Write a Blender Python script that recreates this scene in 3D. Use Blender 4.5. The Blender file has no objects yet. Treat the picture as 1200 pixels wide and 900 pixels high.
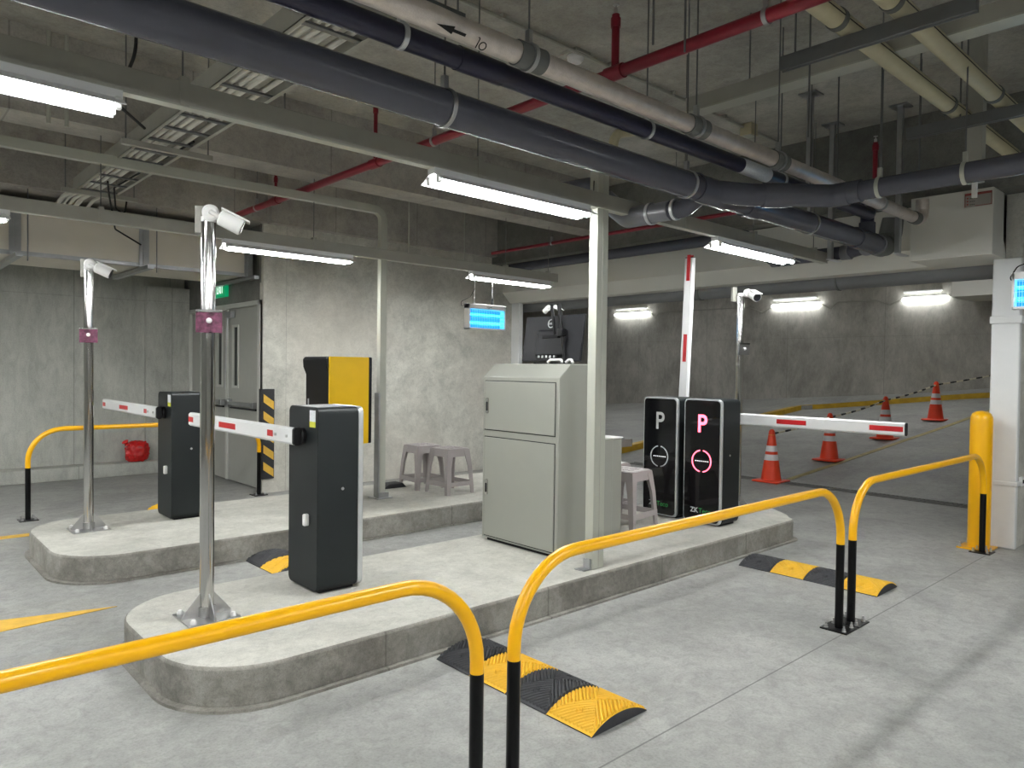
import bpy, bmesh, math, random
from mathutils import Vector, Matrix
R = math.radians
PI = math.pi
random.seed(4)
scene = bpy.context.scene
COL = scene.collection

# ------------------------------------------------------------------ materials
def _mat(name):
    m = bpy.data.materials.new(name); m.use_nodes = True
    nt = m.node_tree; nt.nodes.clear()
    out = nt.nodes.new('ShaderNodeOutputMaterial'); b = nt.nodes.new('ShaderNodeBsdfPrincipled')
    nt.links.new(b.outputs[0], out.inputs[0])
    return m, nt, b

def N(nt, typ, **kw):
    n = nt.nodes.new(typ)
    for k, v in kw.items():
        if k in n.inputs.keys(): n.inputs[k].default_value = v
        else: setattr(n, k, v)
    return n

def noise(nt, vec, scale, detail=4, rough=.6, dist=0):
    n = nt.nodes.new('ShaderNodeTexNoise'); n.inputs['Scale'].default_value = scale
    n.inputs['Detail'].default_value = detail; n.inputs['Roughness'].default_value = rough
    n.inputs['Distortion'].default_value = dist
    nt.links.new(vec, n.inputs['Vector']); return n.outputs['Fac']

def ramp(nt, fac, stops):
    r = nt.nodes.new('ShaderNodeValToRGB'); e = r.color_ramp.elements
    while len(e) < len(stops): e.new(.5)
    for i, (p, c) in enumerate(stops):
        e[i].position = p; e[i].color = (c[0], c[1], c[2], 1) if not isinstance(c, (int, float)) else (c, c, c, 1)
    nt.links.new(fac, r.inputs[0]); return r.outputs[0]

def mix(nt, fac, a, b, mode='MIX'):
    m = nt.nodes.new('ShaderNodeMix'); m.data_type = 'RGBA'; m.blend_type = mode
    for s, v in ((0, fac), (6, a), (7, b)):
        if hasattr(v, 'is_output'): nt.links.new(v, m.inputs[s])
        else: m.inputs[s].default_value = v if isinstance(v, (int, float)) and s == 0 else (*v, 1)
    return m.outputs[2]

def mth(nt, op, a, b=None, c=None):
    m = nt.nodes.new('ShaderNodeMath'); m.operation = op
    for i, v in enumerate((a, b, c)):
        if v is None: continue
        if hasattr(v, 'is_output'): nt.links.new(v, m.inputs[i])
        else: m.inputs[i].default_value = v
    return m.outputs[0]

def bump(nt, b, h, strength, dist=.01):
    n = nt.nodes.new('ShaderNodeBump'); n.inputs['Strength'].default_value = strength
    n.inputs['Distance'].default_value = dist
    nt.links.new(h, n.inputs['Height']); nt.links.new(n.outputs[0], b.inputs['Normal'])

def plain(name, col, rough=.5, metal=0, coat=0, var=.06, scale=9, bmp=0.0):
    m, nt, b = _mat(name)
    g = nt.nodes.new('ShaderNodeNewGeometry').outputs['Position']
    f = noise(nt, g, scale, 5)
    c1 = tuple(max(0, x * (1 - var)) for x in col); c2 = tuple(min(1, x * (1 + var)) for x in col)
    nt.links.new(ramp(nt, f, [(.3, c1), (.7, c2)]), b.inputs['Base Color'])
    b.inputs['Roughness'].default_value = rough; b.inputs['Metallic'].default_value = metal
    if not metal: b.inputs['Specular IOR Level'].default_value = .22 if max(col) < .12 else .4
    if coat:
        b.inputs['Coat Weight'].default_value = coat; b.inputs['Coat Roughness'].default_value = .08
    if bmp: bump(nt, b, noise(nt, g, scale * 12, 3), bmp, .002)
    return m

def emit(name, col, strength):
    m, nt, b = _mat(name)
    b.inputs['Base Color'].default_value = (*col, 1); b.inputs['Emission Color'].default_value = (*col, 1)
    b.inputs['Emission Strength'].default_value = strength; b.inputs['Roughness'].default_value = .4
    return m

def concrete(name, dark, light, rough=.75, scale=1.0, streak=0, pits=.25, forms=None, joints=None, speck=.6, big=1.0, tint=None, pores=.35):
    m, nt, b = _mat(name)
    g = nt.nodes.new('ShaderNodeNewGeometry').outputs['Position']
    mp = nt.nodes.new('ShaderNodeMapping'); nt.links.new(g, mp.inputs[0])
    if streak: mp.inputs['Scale'].default_value = (1, 1, 1 / streak)
    f1 = noise(nt, g, .8 * scale, 8, .62, .6)
    f2 = noise(nt, mp.outputs[0], 3.5 * scale, 8, .7, .4)
    f3 = noise(nt, g, 90 * scale, 3, .6)
    a = mth(nt, 'MULTIPLY_ADD', f1, .55 * big, mth(nt, 'MULTIPLY', f2, .45))
    col = ramp(nt, a, [(.40, dark), (.5, tuple((x + y) / 2 for x, y in zip(dark, light))), (.60, light)])
    sp = ramp(nt, f3, [(.3, .78), (.5, 1.0), (.75, 1.1)])
    col = mix(nt, speck, col, mix(nt, 1.0, col, sp, 'MULTIPLY'))
    f4 = noise(nt, mp.outputs[0], 16 * scale, 6, .72, .8)
    col = mix(nt, speck, col, mix(nt, 1.0, col, ramp(nt, f4, [(.36, .80), (.5, 1.0), (.66, 1.14)]), 'MULTIPLY'))
    f5 = noise(nt, g, 150 * scale, 2, .5)
    col = mix(nt, ramp(nt, f5, [(.27, pores), (.33, 0.0)]), col, tuple(x * .5 for x in dark))
    # small dark stains with shapes of their own
    st = noise(nt, g, 5.3 * scale, 6, .75, 1.2)
    col = mix(nt, ramp(nt, st, [(.66, 0.0), (.74, pits)]), col, tuple(x * .55 for x in dark))
    if tint:
        tf = noise(nt, g, .55, 3, .5, .3)
        col = mix(nt, ramp(nt, tf, [(.5, 0.0), (.62, .45)]), col, tint)
    sep = nt.nodes.new('ShaderNodeSeparateXYZ'); nt.links.new(g, sep.inputs[0])
    if forms:
        axis, pitch, off = forms
        q = mth(nt, 'PINGPONG', mth(nt, 'ADD', sep.outputs[axis], off), pitch / 2)
        line = mth(nt, 'LESS_THAN', q, .006)
        zz = mth(nt, 'PINGPONG', mth(nt, 'ADD', sep.outputs[2], .3), 1.35)
        line2 = mth(nt, 'LESS_THAN', zz, .005)
        ln = mth(nt, 'MAXIMUM', line, mth(nt, 'MULTIPLY', line2, .6))
        col = mix(nt, mth(nt, 'MULTIPLY', ln, .45), col, tuple(x * .45 for x in dark))
    if joints:
        tot = None
        for ax, v, w in joints:
            d = mth(nt, 'LESS_THAN', mth(nt, 'ABSOLUTE', mth(nt, 'SUBTRACT', sep.outputs[ax], v)), w)
            tot = d if tot is None else mth(nt, 'MAXIMUM', tot, d)
        col = mix(nt, mth(nt, 'MULTIPLY', tot, .7), col, tuple(x * .35 for x in dark))
    nt.links.new(col, b.inputs['Base Color'])
    nt.links.new(ramp(nt, f2, [(.3, rough - .12), (.7, min(1, rough + .08))]), b.inputs['Roughness'])
    b.inputs['Specular IOR Level'].default_value = .35
    bump(nt, b, mth(nt, 'ADD', mth(nt, 'MULTIPLY', f3, .4), f2), .35, .012)
    return m

M = {}
M['floor'] = concrete('floor concrete', (.245, .247, .238), (.37, .372, .355), rough=.62, scale=.9, pits=.12, speck=.75,
                      joints=[(1, 1.765, .004), (1, 8.72, .006), (0, -1.3, .004), (0, 7.85, .003)])
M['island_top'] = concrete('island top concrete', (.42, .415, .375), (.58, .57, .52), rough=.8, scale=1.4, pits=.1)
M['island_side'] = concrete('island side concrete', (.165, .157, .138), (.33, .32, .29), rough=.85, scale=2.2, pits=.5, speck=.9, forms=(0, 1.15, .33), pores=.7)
M['wall'] = concrete('pale wall concrete', (.42, .415, .375), (.66, .65, .59), rough=.8, scale=.9, pits=.12, tint=(.58, .54, .48))
M['wall_far'] = concrete('far wall concrete', (.32, .31, .28), (.52, .50, .46), rough=.82, scale=.8, streak=2.2, pits=.45, forms=(1, 2.4, .5))
M['wall_left'] = concrete('left wall concrete', (.34, .345, .315), (.48, .485, .445), rough=.82, scale=.8, streak=3, pits=.15, forms=(0, 1.2, .2))
M['ceil'] = concrete('ceiling concrete', (.30, .29, .26), (.48, .465, .42), rough=.88, scale=.7, pits=.4)
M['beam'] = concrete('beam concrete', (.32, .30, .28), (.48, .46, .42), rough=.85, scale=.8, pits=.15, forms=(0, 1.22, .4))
M['beam_dark'] = concrete('shade and joint concrete', (.13, .13, .12), (.22, .218, .20), rough=.85, scale=.8, pits=.15)  # darker copy of the concrete: shade put into the colour; also the pour joint
M['cream_wall'] = plain('painted beam', (.66, .65, .60), .6, var=.03, scale=1.2)
M['white_paint'] = plain('white painted wall end', (.72, .73, .73), .55, var=.02)
M['yellow'] = plain('yellow gloss paint', (.84, .425, .001), .3, coat=.22, var=.0)
M['yellow_flat'] = plain('yellow road paint', (.70, .42, .06), .6, var=.12, scale=14)
M['yellow_dirty'] = plain('yellow kerb paint', (.50, .31, .02), .6, var=.2, scale=6)
M['yellow_worn'] = plain('worn yellow line', (.36, .30, .13), .65, var=.25, scale=10)
M['yellow_rub'] = plain('yellow rubber', (.75, .43, .02), .5, var=.08, scale=20, bmp=.2)
M['black_rub'] = plain('black rubber', (.035, .036, .040), .55, var=.15, scale=20, bmp=.2)
M['black_paint'] = plain('black gloss paint', (.0015, .0015, .002), .3)
M['chrome'] = plain('polished stainless steel', (.52, .515, .50), .12, 1, var=.02)
M['steel'] = plain('galvanised steel', (.42, .43, .44), .38, .9, var=.1)
M['bolt'] = plain('zinc bolt', (.6, .6, .6), .3, .9)
M['gate'] = plain('charcoal powder coat', (.0125, .0155, .0165), .42, var=.04, scale=40)
M['silver'] = plain('silver bezel', (.62, .64, .66), .3, .6)
M['panel'] = plain('black glass panel', (.003, .003, .004), .06, coat=.5)
M['armwhite'] = plain('white aluminium arm', (.78, .79, .80), .3, coat=.2, var=.02)
M['red'] = plain('red reflective tape', (.50, .012, .016), .35, var=.08)
M['white_pl'] = plain('white plastic', (.80, .80, .79), .35, var=.02)
M['black_pl'] = plain('black plastic', (.005, .005, .006), .42, var=.05)
M['dark_pl'] = plain('dark grey plastic', (.014, .0145, .017), .5, var=.05)
M['cab'] = plain('grey green cabinet paint', (.30, .306, .272), .34, var=.025, scale=3)
M['post'] = plain('pale grey green paint', (.43, .44, .385), .42, var=.03)
M['chan'] = plain('grey cable channel paint', (.36, .355, .315), .5, var=.05)
M['pvc'] = plain('dark grey plastic pipe', (.080, .083, .105), .22, var=.08, scale=3, coat=.15)
M['pvc2'] = plain('grey pipe fitting', (.15, .155, .175), .3, var=.08, scale=4, coat=.2)
M['pvcg'] = plain('grey painted pipe', (.16, .165, .17), .4, var=.1, scale=3)
M['navy'] = plain('navy pipe', (.028, .028, .052), .32, var=.1, scale=3, coat=.15)
M['foil'] = plain('foil pipe wrap', (.66, .60, .56), .36, .75, var=.12, scale=14, bmp=.9)
M['rubber'] = plain('grey rubber collar', (.13, .135, .13), .6)
M['redpipe'] = plain('red sprinkler pipe', (.20, .008, .02), .35, var=.08)
M['creampipe'] = plain('cream pipe', (.50, .46, .31), .5, var=.06)
M['uni'] = plain('dark channel steel', (.16, .165, .17), .42, .5, var=.08)
M['reflector'] = plain('white enamel reflector', (.82, .83, .84), .35, var=.01)
M['tube'] = emit('fluorescent tube', (.965, .98, .965), 60)
M['tube_far'] = emit('ramp fluorescent tube', (.97, 1.0, .97), 15)
M['uv'] = emit('blue lamp tube', (.02, .62, 1.0), 5)
M['uvback'] = emit('self-glowing blue back plate', (.01, .16, .42), .55)  # plate glows by itself, standing in for the tubes' blue light on it
M['ledred'] = emit('red led', (1.0, .09, .14), 3.0)
M['ledgrey'] = plain('grey lettering', (.55, .56, .57), .4)
M['ledwhite'] = emit('white led dots', (.9, .9, .9), .8)
M['greentxt'] = plain('green lettering', (.02, .30, .06), .5)
M['cone'] = plain('orange cone plastic', (.78, .06, .018), .42, var=.06)
M['conewhite'] = plain('white reflective band', (.75, .74, .76), .4)
M['stool'] = plain('taupe grey plastic', (.36, .33, .325), .4, var=.03)
M['bag'] = plain('red plastic bag', (.50, .008, .008), .22, var=.2, scale=20, bmp=.6, coat=.4)
M['door'] = plain('grey door paint', (.36, .365, .335), .45, var=.03)
M['frame'] = plain('pale door frame paint', (.52, .53, .49), .45, var=.03)
M['glassdark'] = plain('dark window glass', (.03, .032, .03), .1)
M['duct'] = plain('cream duct board', (.66, .62, .54), .55, var=.04, scale=2)
M['exitgreen'] = emit('lit exit sign green', (.0, .33, .13), .30)
M['exitwhite'] = emit('lit exit sign white', (.85, 1.0, .9), .55)
M['black_white'] = plain('pale chain link', (.70, .66, .50), .5)
M['purple'] = plain('purple protective film', (.13, .04, .075), .25, .5, var=.75, scale=45)
M['fin'] = plain('brushed stainless steel', (.50, .50, .50), .28, 1, var=.05)
M['conduitpale'] = plain('pale galvanised conduit', (.62, .61, .56), .45, var=.06)
M['sticker_y'] = plain('yellow sticker', (.62, .62, .06), .5)
M['sticker_w'] = plain('white sticker', (.72, .75, .80), .5, var=.12, scale=120)
M['sign_red'] = plain('dull red print', (.30, .07, .06), .5)
M['sign_bg'] = plain('dull plate', (.33, .31, .28), .5)
M['machine_y'] = plain('yellow machine panel', (.72, .44, .002), .4, coat=.0, var=.03)
M['cableblack'] = plain('black cable', (.01, .01, .01), .5)
M['grate'] = plain('drain grating', (.13, .13, .125), .7)

# ------------------------------------------------------------------ mesh tools
OFF = {}
class MB:
    def __init__(s): s.v = []; s.f = []; s.m = []
    def add(s, vs, fs, m=0):
        o = len(s.v); s.v += [Vector(p) for p in vs]
        for f in fs: s.f.append([i + o for i in f]); s.m.append(m)
        return s
    def box(s, x0, x1, y0, y1, z0, z1, m=0):
        vs = [(x, y, z) for x in (x0, x1) for y in (y0, y1) for z in (z0, z1)]
        return s.add(vs, [(0, 1, 3, 2), (4, 6, 7, 5), (0, 4, 5, 1), (2, 3, 7, 6), (0, 2, 6, 4), (1, 5, 7, 3)], m)
    def obox(s, c, d, rot=None, m=0):
        rot = rot or Matrix.Identity(3); c = Vector(c)
        vs = [c + rot @ Vector((x * d[0] / 2, y * d[1] / 2, z * d[2] / 2)) for x in (-1, 1) for y in (-1, 1) for z in (-1, 1)]
        return s.add(vs, [(0, 1, 3, 2), (4, 6, 7, 5), (0, 4, 5, 1), (2, 3, 7, 6), (0, 2, 6, 4), (1, 5, 7, 3)], m)
    def prism(s, poly, axis, a, b, m=0, mside=None):
        def P(u, v, w): return {'x': (w, u, v), 'y': (u, w, v), 'z': (u, v, w)}[axis]
        n = len(poly); vs = [P(u, v, a) for u, v in poly] + [P(u, v, b) for u, v in poly]
        s.add(vs, [list(range(n))[::-1], list(range(n, 2 * n))], m)
        o = len(s.v) - 2 * n
        for i in range(n):
            j = (i + 1) % n; s.f.append([o + i, o + j, o + n + j, o + n + i]); s.m.append(m if mside is None else mside)
        return s
    def tube(s, pts, r, seg=16, m=0, caps=True, mlist=None, closed=False):
        pts = [Vector(p) for p in pts]; n = len(pts)
        rr = r if isinstance(r, (list, tuple)) else [r] * n
        T = []
        for i in range(n):
            if closed: t = pts[(i + 1) % n] - pts[i - 1]
            else: t = pts[min(i + 1, n - 1)] - pts[max(i - 1, 0)]
            T.append(t.normalized())
        u = T[0].orthogonal().normalized(); rings = []; o = len(s.v)
        for i in range(n):
            u = (u - T[i] * u.dot(T[i]))
            u = u.normalized() if u.length > 1e-6 else T[i].orthogonal().normalized()
            w = T[i].cross(u)
            for k in range(seg):
                a = 2 * PI * k / seg; s.v.append(pts[i] + (u * math.cos(a) + w * math.sin(a)) * rr[i])
        for i in range(n if closed else n - 1):
            i2 = (i + 1) % n
            for k in range(seg):
                k2 = (k + 1) % seg
                s.f.append([o + i * seg + k, o + i * seg + k2, o + i2 * seg + k2, o + i2 * seg + k])
                s.m.append(mlist[i] if mlist else m)
        if caps and not closed:
            s.f.append([o + k for k in range(seg)][::-1]); s.m.append(mlist[0] if mlist else m)
            s.f.append([o + (n - 1) * seg + k for k in range(seg)]); s.m.append(mlist[-1] if mlist else m)
        return s
    def lathe(s, prof, c=(0, 0, 0), seg=24, m=0, ax=(0, 0, 1), mlist=None):
        ax = Vector(ax).normalized(); u = ax.orthogonal().normalized(); w = ax.cross(u); c = Vector(c); o = len(s.v)
        for r, z in prof:
            for k in range(seg):
                a = 2 * PI * k / seg; s.v.append(c + ax * z + (u * math.cos(a) + w * math.sin(a)) * max(r, 1e-4))
        for i in range(len(prof) - 1):
            for k in range(seg):
                k2 = (k + 1) % seg
                s.f.append([o + i * seg + k, o + i * seg + k2, o + (i + 1) * seg + k2, o + (i + 1) * seg + k])
                s.m.append(mlist[i] if mlist else m)
        s.f.append([o + k for k in range(seg)][::-1]); s.m.append(mlist[0] if mlist else m)
        s.f.append([o + (len(prof) - 1) * seg + k for k in range(seg)]); s.m.append(mlist[-1] if mlist else m)
        return s
    def text(s, txt, size, origin, right, up, ext=.002, m=0, xscale=1.0, align='CENTER', off=0.0):
        cu = bpy.data.curves.new('txt', 'FONT'); cu.body = txt; cu.size = size; cu.extrude = ext; cu.align_x = align; cu.offset = off
        o = bpy.data.objects.new('txt', cu); COL.objects.link(o)
        bpy.context.view_layer.update()
        dg = bpy.context.evaluated_depsgraph_get(); me = bpy.data.meshes.new_from_object(o.evaluated_get(dg))
        right = Vector(right).normalized(); up = Vector(up).normalized(); nrm = right.cross(up); origin = Vector(origin)
        vs = [origin + right * v.co.x * xscale + up * v.co.y + nrm * v.co.z for v in me.vertices]
        s.add(vs, [list(p.vertices) for p in me.polygons], m)
        bpy.data.objects.remove(o); bpy.data.curves.remove(cu); bpy.data.meshes.remove(me)
        return s
    def obj(s, name, mats, parent=None, bevel=0, smooth=35, bseg=2, kind=None, loc=None):
        me = bpy.data.meshes.new(name)
        off = Vector((0, 0, 0))
        if parent is not None: off = OFF.get(parent.name, Vector((0, 0, 0)))
        else:
            if loc is None:
                xs = [v.x for v in s.v]; ys = [v.y for v in s.v]; zs = [v.z for v in s.v]
                off = Vector(((min(xs) + max(xs)) / 2, (min(ys) + max(ys)) / 2, min(zs)))
            else: off = Vector(loc)
        me.from_pydata([v - off for v in s.v], [], s.f)
        if not isinstance(mats, (list, tuple)): mats = [mats]
        for mm in mats: me.materials.append(M[mm] if isinstance(mm, str) else mm)
        me.polygons.foreach_set('material_index', s.m)
        bm = bmesh.new(); bm.from_mesh(me); bmesh.ops.recalc_face_normals(bm, faces=bm.faces); bm.to_mesh(me); bm.free()
        if smooth:
            me.polygons.foreach_set('use_smooth', [True] * len(me.polygons))
            me.set_sharp_from_angle(angle=R(smooth))
        o = bpy.data.objects.new(name, me); COL.objects.link(o)
        if parent is not None:
            o.parent = parent; OFF[o.name] = off
        else: o.location = off; OFF[o.name] = off
        if bevel:
            bv = o.modifiers.new('bevel', 'BEVEL'); bv.width = bevel; bv.segments = bseg; bv.limit_method = 'ANGLE'; bv.angle_limit = R(40)
        if kind: o['kind'] = kind
        return o

def thing(name, label, cat, loc=(0, 0, 0), rz=0, group=None, local=False):
    o = bpy.data.objects.new(name, None); COL.objects.link(o); o.empty_display_size = .1
    o.location = loc; o.rotation_euler = (0, 0, rz); o['label'] = label; o['category'] = cat
    if group: o['group'] = group
    OFF[o.name] = Vector((0, 0, 0)) if local else Vector(loc)
    return o
def tag(o, label, cat, group=None):
    o['label'] = label; o['category'] = cat
    if group: o['group'] = group
    return o
def dup(root, label, group=None, loc=None, rz=None):
    r = root.copy(); COL.objects.link(r); r['label'] = label
    if group: r['group'] = group
    if loc is not None: r.location = loc
    if rz is not None: r.rotation_euler = (0, 0, rz)
    for ch in list(root.children):
        c = ch.copy(); COL.objects.link(c); c.parent = r
        for g in list(ch.children):
            d = g.copy(); COL.objects.link(d); d.parent = c
    return r
def lab(o, l): o['label'] = l; return o
def fillet(pts, rad, n=8):
    pts = [Vector(p) for p in pts]; out = [pts[0]]
    for i in range(1, len(pts) - 1):
        a, b, c = pts[i - 1], pts[i], pts[i + 1]
        d1 = (a - b).normalized(); d2 = (c - b).normalized(); ang = d1.angle(d2)
        if ang > PI - .02:
            out.append(b); continue
        r = rad[i - 1] if isinstance(rad, (list, tuple)) else rad
        t = min(r / math.tan(ang / 2), (a - b).length * .49 if i > 1 else (a - b).length * .98, (c - b).length * .49 if i < len(pts) - 2 else (c - b).length * .98)
        r = t * math.tan(ang / 2); bis = (d1 + d2).normalized(); cen = b + bis * (r / math.sin(ang / 2))
        s0 = b + d1 * t - cen; s1 = b + d2 * t - cen; tot = s0.angle(s1); axis = s0.cross(s1).normalized()
        for k in range(n + 1): out.append(cen + Matrix.Rotation(tot * k / n, 3, axis) @ s0)
    out.append(pts[-1]); return out
def rrect(x0, x1, y0, y1, r, n=6):
    o = []
    for cx, cy, a0 in ((x1 - r, y1 - r, 0), (x0 + r, y1 - r, 90), (x0 + r, y0 + r, 180), (x1 - r, y0 + r, 270)):
        for k in range(n + 1):
            a = R(a0 + 90 * k / n); o.append((cx + r * math.cos(a), cy + r * math.sin(a)))
    return o

# ------------------------------------------------------------------ ground
def surf(x, y):
    z = max(0, x - 9.5) * max(0, .115 - .0098 * (y - 4.7))
    q = min(1, max(0, (9 - y) / 4)); z += .004 * max(0, x - 12) ** 2 * q
    return z
xs = [-9 + .5 * i for i in range(38)] + [9.8 + .3 * i for i in range(30)]
ys = [-8 + .4 * i for i in range(72)]
b = MB(); vs = [(x, y, surf(x, y)) for x in xs for y in ys]; fs = []
ny = len(ys)
for i in range(len(xs) - 1):
    for j in range(ny - 1): fs.append((i * ny + j, (i + 1) * ny + j, (i + 1) * ny + j + 1, i * ny + j + 1))
b.add(vs, fs); b.obj('floor', 'floor', smooth=60, kind='structure', loc=(0, 0, 0))

def strip(name, pts, w, h, mat, base=.0, zoff=0.0, **k):
    """a band of width w (towards +90deg of travel) following the ground"""
    b = MB(); P = []
    for i in range(len(pts) - 1):
        a, c = Vector(pts[i]), Vector(pts[i + 1]); n = max(1, int((c - a).length / .5))
        for t in range(n): P.append(a.lerp(c, t / n))
    P.append(Vector(pts[-1])); vs = []
    for i, p in enumerate(P):
        t = (P[min(i + 1, len(P) - 1)] - P[max(i - 1, 0)]).normalized(); nn = Vector((-t.y, t.x)) * w
        z = surf(p.x, p.y) + zoff
        q = p + nn
        vs += [(p.x, p.y, z), (p.x, p.y, z + h), (q.x, q.y, z + h), (q.x, q.y, z)]
    fs = []
    for i in range(len(P) - 1):
        for k2 in range(4):
            k3 = (k2 + 1) % 4; fs.append((i * 4 + k2, i * 4 + k3, i * 4 + 4 + k3, i * 4 + 4 + k2))
    fs += [(0, 1, 2, 3), tuple(len(vs) - 4 + i for i in range(4))]
    b.add(vs, fs); return b.obj(name, mat, **k)

KP = [(9.9, 8.10), (16.9, 8.15), (17.15, 6.2), (17.35, 4.6), (17.48, 1.9)]
k = strip('painted_kerb', KP, .14, .11, 'yellow_dirty')
tag(k, 'long yellow painted kerb along the foot of the far ramp wall', 'kerb')
# raised walkway behind the kerb
b = MB(); inner = [(9.9, 8.24), (12, 8.24), (14.5, 8.26), (16.85, 8.29), (17.29, 6.2), (17.49, 4.6), (17.64, 2), (17.64, -3)]
outer = [(9.9, 20), (12, 20), (14.5, 20), (18, 20), (18, 6.2), (18, 4.6), (18, 2), (18, -3)]
vs = []
for (a, c) in zip(inner, outer): vs += [(a[0], a[1], surf(*a) + .10), (c[0], c[1], surf(*c) + .10), (a[0], a[1], surf(*a) - .05), (c[0], c[1], surf(*c) - .05)]
fs = []
for i in range(len(inner) - 1):
    o = 4 * i; fs += [(o, o + 4, o + 5, o + 1), (o + 2, o, o + 4, o + 6), (o + 1, o + 5, o + 7, o + 3)]
fs += [(0, 1, 3, 2), (28, 29, 31, 30)]
b.add(vs, fs); b.obj('trim_1', 'floor', kind='structure')
tag(strip('lane_line', [(9.66, 4.78), (12.93, 4.42), (15.6, 4.02), (17.2, 3.7)], .09, .004, 'yellow_worn', zoff=.001), 'thin yellow line painted up the ramp beside the cones', 'road marking')
b = MB(); b.prism([(.05, 5.27), (.30, 5.19), (1.221, 4.936), (.616, 4.876), (.05, 4.83), (-.5, 5.02)], 'z', 0.001, .004); tag(b.obj('painted_arrow', 'yellow_flat', smooth=0), 'yellow arrow head painted on the floor left of the front island', 'road marking')
b = MB(); b.prism([(-.6, 7.62), (1.27, 7.56), (1.30, 7.44), (-.6, 7.50)], 'z', 0.001, .004); tag(b.obj('lane_line', 'yellow_flat', smooth=0), 'short yellow line end painted on the floor by the left rail post', 'road marking')
# drain grating
g = thing('floor_drain', 'dark slotted drain grating across the foot of the ramp', 'drain', (9.42, 4.5, 0))
b = MB(); b.box(9.31, 9.335, 1.9, 7.4, .001, .012); b.box(9.505, 9.53, 1.9, 7.4, .001, .012); b.obj('drain_frame', 'grate', g)
b = MB()
for i in range(110): y = 1.9 + .05 * i; b.box(9.335, 9.505, y, y + .028, .001, .010)
b.obj('grating', 'grate', g)

# ------------------------------------------------------------------ building shell
def S(name, mat, *boxes, bevel=0):
    b = MB()
    for q in boxes: b.box(*q)
    return b.obj(name, mat, kind='structure', bevel=bevel)
CZ = 3.85
S('ceiling', 'ceil', (-9, 19, -8, 20.2, CZ + .0, CZ + .25))
S('wall_middle', 'wall', (3.65, 7.66, 8.3, 8.5, 0, CZ))
S('wall_left', 'wall_left', (-9, 3.6, 11.0, 11.2, 0, CZ))
S('wall_right', 'wall', (7.46, 18, 1.665, 1.86, 0, CZ))
S('wall_far', 'wall_far', (18, 18.2, -3, 20.2, -.2, CZ))
S('wall_ramp', 'wall_far', (7.46, 18, 20, 20.2, 0, CZ), (7.46, 7.66, 8.5, 20, 0, CZ))
S('wall_behind', 'wall_left', (-9.2, -9, -8, 11.2, 0, CZ))
S('wall_near', 'wall_left', (-9, 18, -8.2, -8, 0, CZ))
# door wall (plane x = 3.65 facing -x) with opening y 8.48..10.92, z 0..2.30
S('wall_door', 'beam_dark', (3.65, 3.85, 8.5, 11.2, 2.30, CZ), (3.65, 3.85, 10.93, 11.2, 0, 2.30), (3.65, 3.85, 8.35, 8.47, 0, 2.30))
# the pale end strip of the middle wall: a vertical pour joint
S('trim_2', 'wall', (3.6, 3.885, 8.285, 8.31, 0, 3.18))
S('trim_3', 'beam_dark', (3.883, 3.893, 8.297, 8.30, 0, 3.18))
S('baseboard_left', 'wall_left', (-9, 3.64, 10.72, 11.0, 0, .17), bevel=.01)
S('trim_4', 'beam', (-9, 7.15, 6.05, 6.40, 3.25, CZ))
S('trim_5', 'beam', (3.65, 7.36, 8.18, 8.3, 3.18, CZ), (-9, 3.65, 8.3, 8.92, 3.2, CZ))
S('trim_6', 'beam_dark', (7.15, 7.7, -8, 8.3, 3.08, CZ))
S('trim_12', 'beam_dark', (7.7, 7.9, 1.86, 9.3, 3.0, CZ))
# painted beam over the ramp entrance, with chamfered foot
b = MB(); b.prism([(7.37, 3.07), (7.37, 2.67), (7.53, 2.52), (7.75, 2.52), (7.75, 3.07)], 'y', 1.79, 8.3); b.obj('trim_7', 'cream_wall', kind='structure')
S('trim_8', 'cream_wall', (7.06, 7.55, 1.79, 2.43, 2.52, 3.08), bevel=.004)
# white wall end (pilaster)
S('trim_9', 'white_paint', (7.40, 7.47, 1.655, 1.87, 0, 2.52), bevel=.012)
S('trim_10', 'white_paint', (7.56, 7.64, 8.12, 8.30, 0, 2.52), bevel=.01)
S('trim_13', 'wall_left', (3.06, 3.64, 10.9, 11.0, .17, 2.6))
S('trim_11', 'cream_wall', (16.6, 18, 1.86, 4.9, 3.1, 3.5))
b = MB(); b.box(7.385, 7.9, 1.64, 1.88, 1.955, 2.02); tag(b.obj('cable_trunking', 'white_paint', bevel=.004), 'white trunking band round the white pilaster below the right insect lamp', 'trunking')
b = MB(); b.box(7.39, 7.9, 1.645, 1.88, .55, .585); tag(b.obj('cable_trunking', 'white_paint', bevel=.003), 'white trunking band low on the white pilaster behind the bollard', 'trunking')
o = thing('wall_socket', 'small white wall socket low on the right concrete wall', 'socket', (7.56, 1.655, .57))
MB().box(7.52, 7.60, 1.64, 1.665, .54, .62).obj('socket_plate', 'white_pl', o, bevel=.004); MB().box(7.545, 7.575, 1.634, 1.641, .565, .595).obj('socket_face', 'dark_pl', o)
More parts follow.
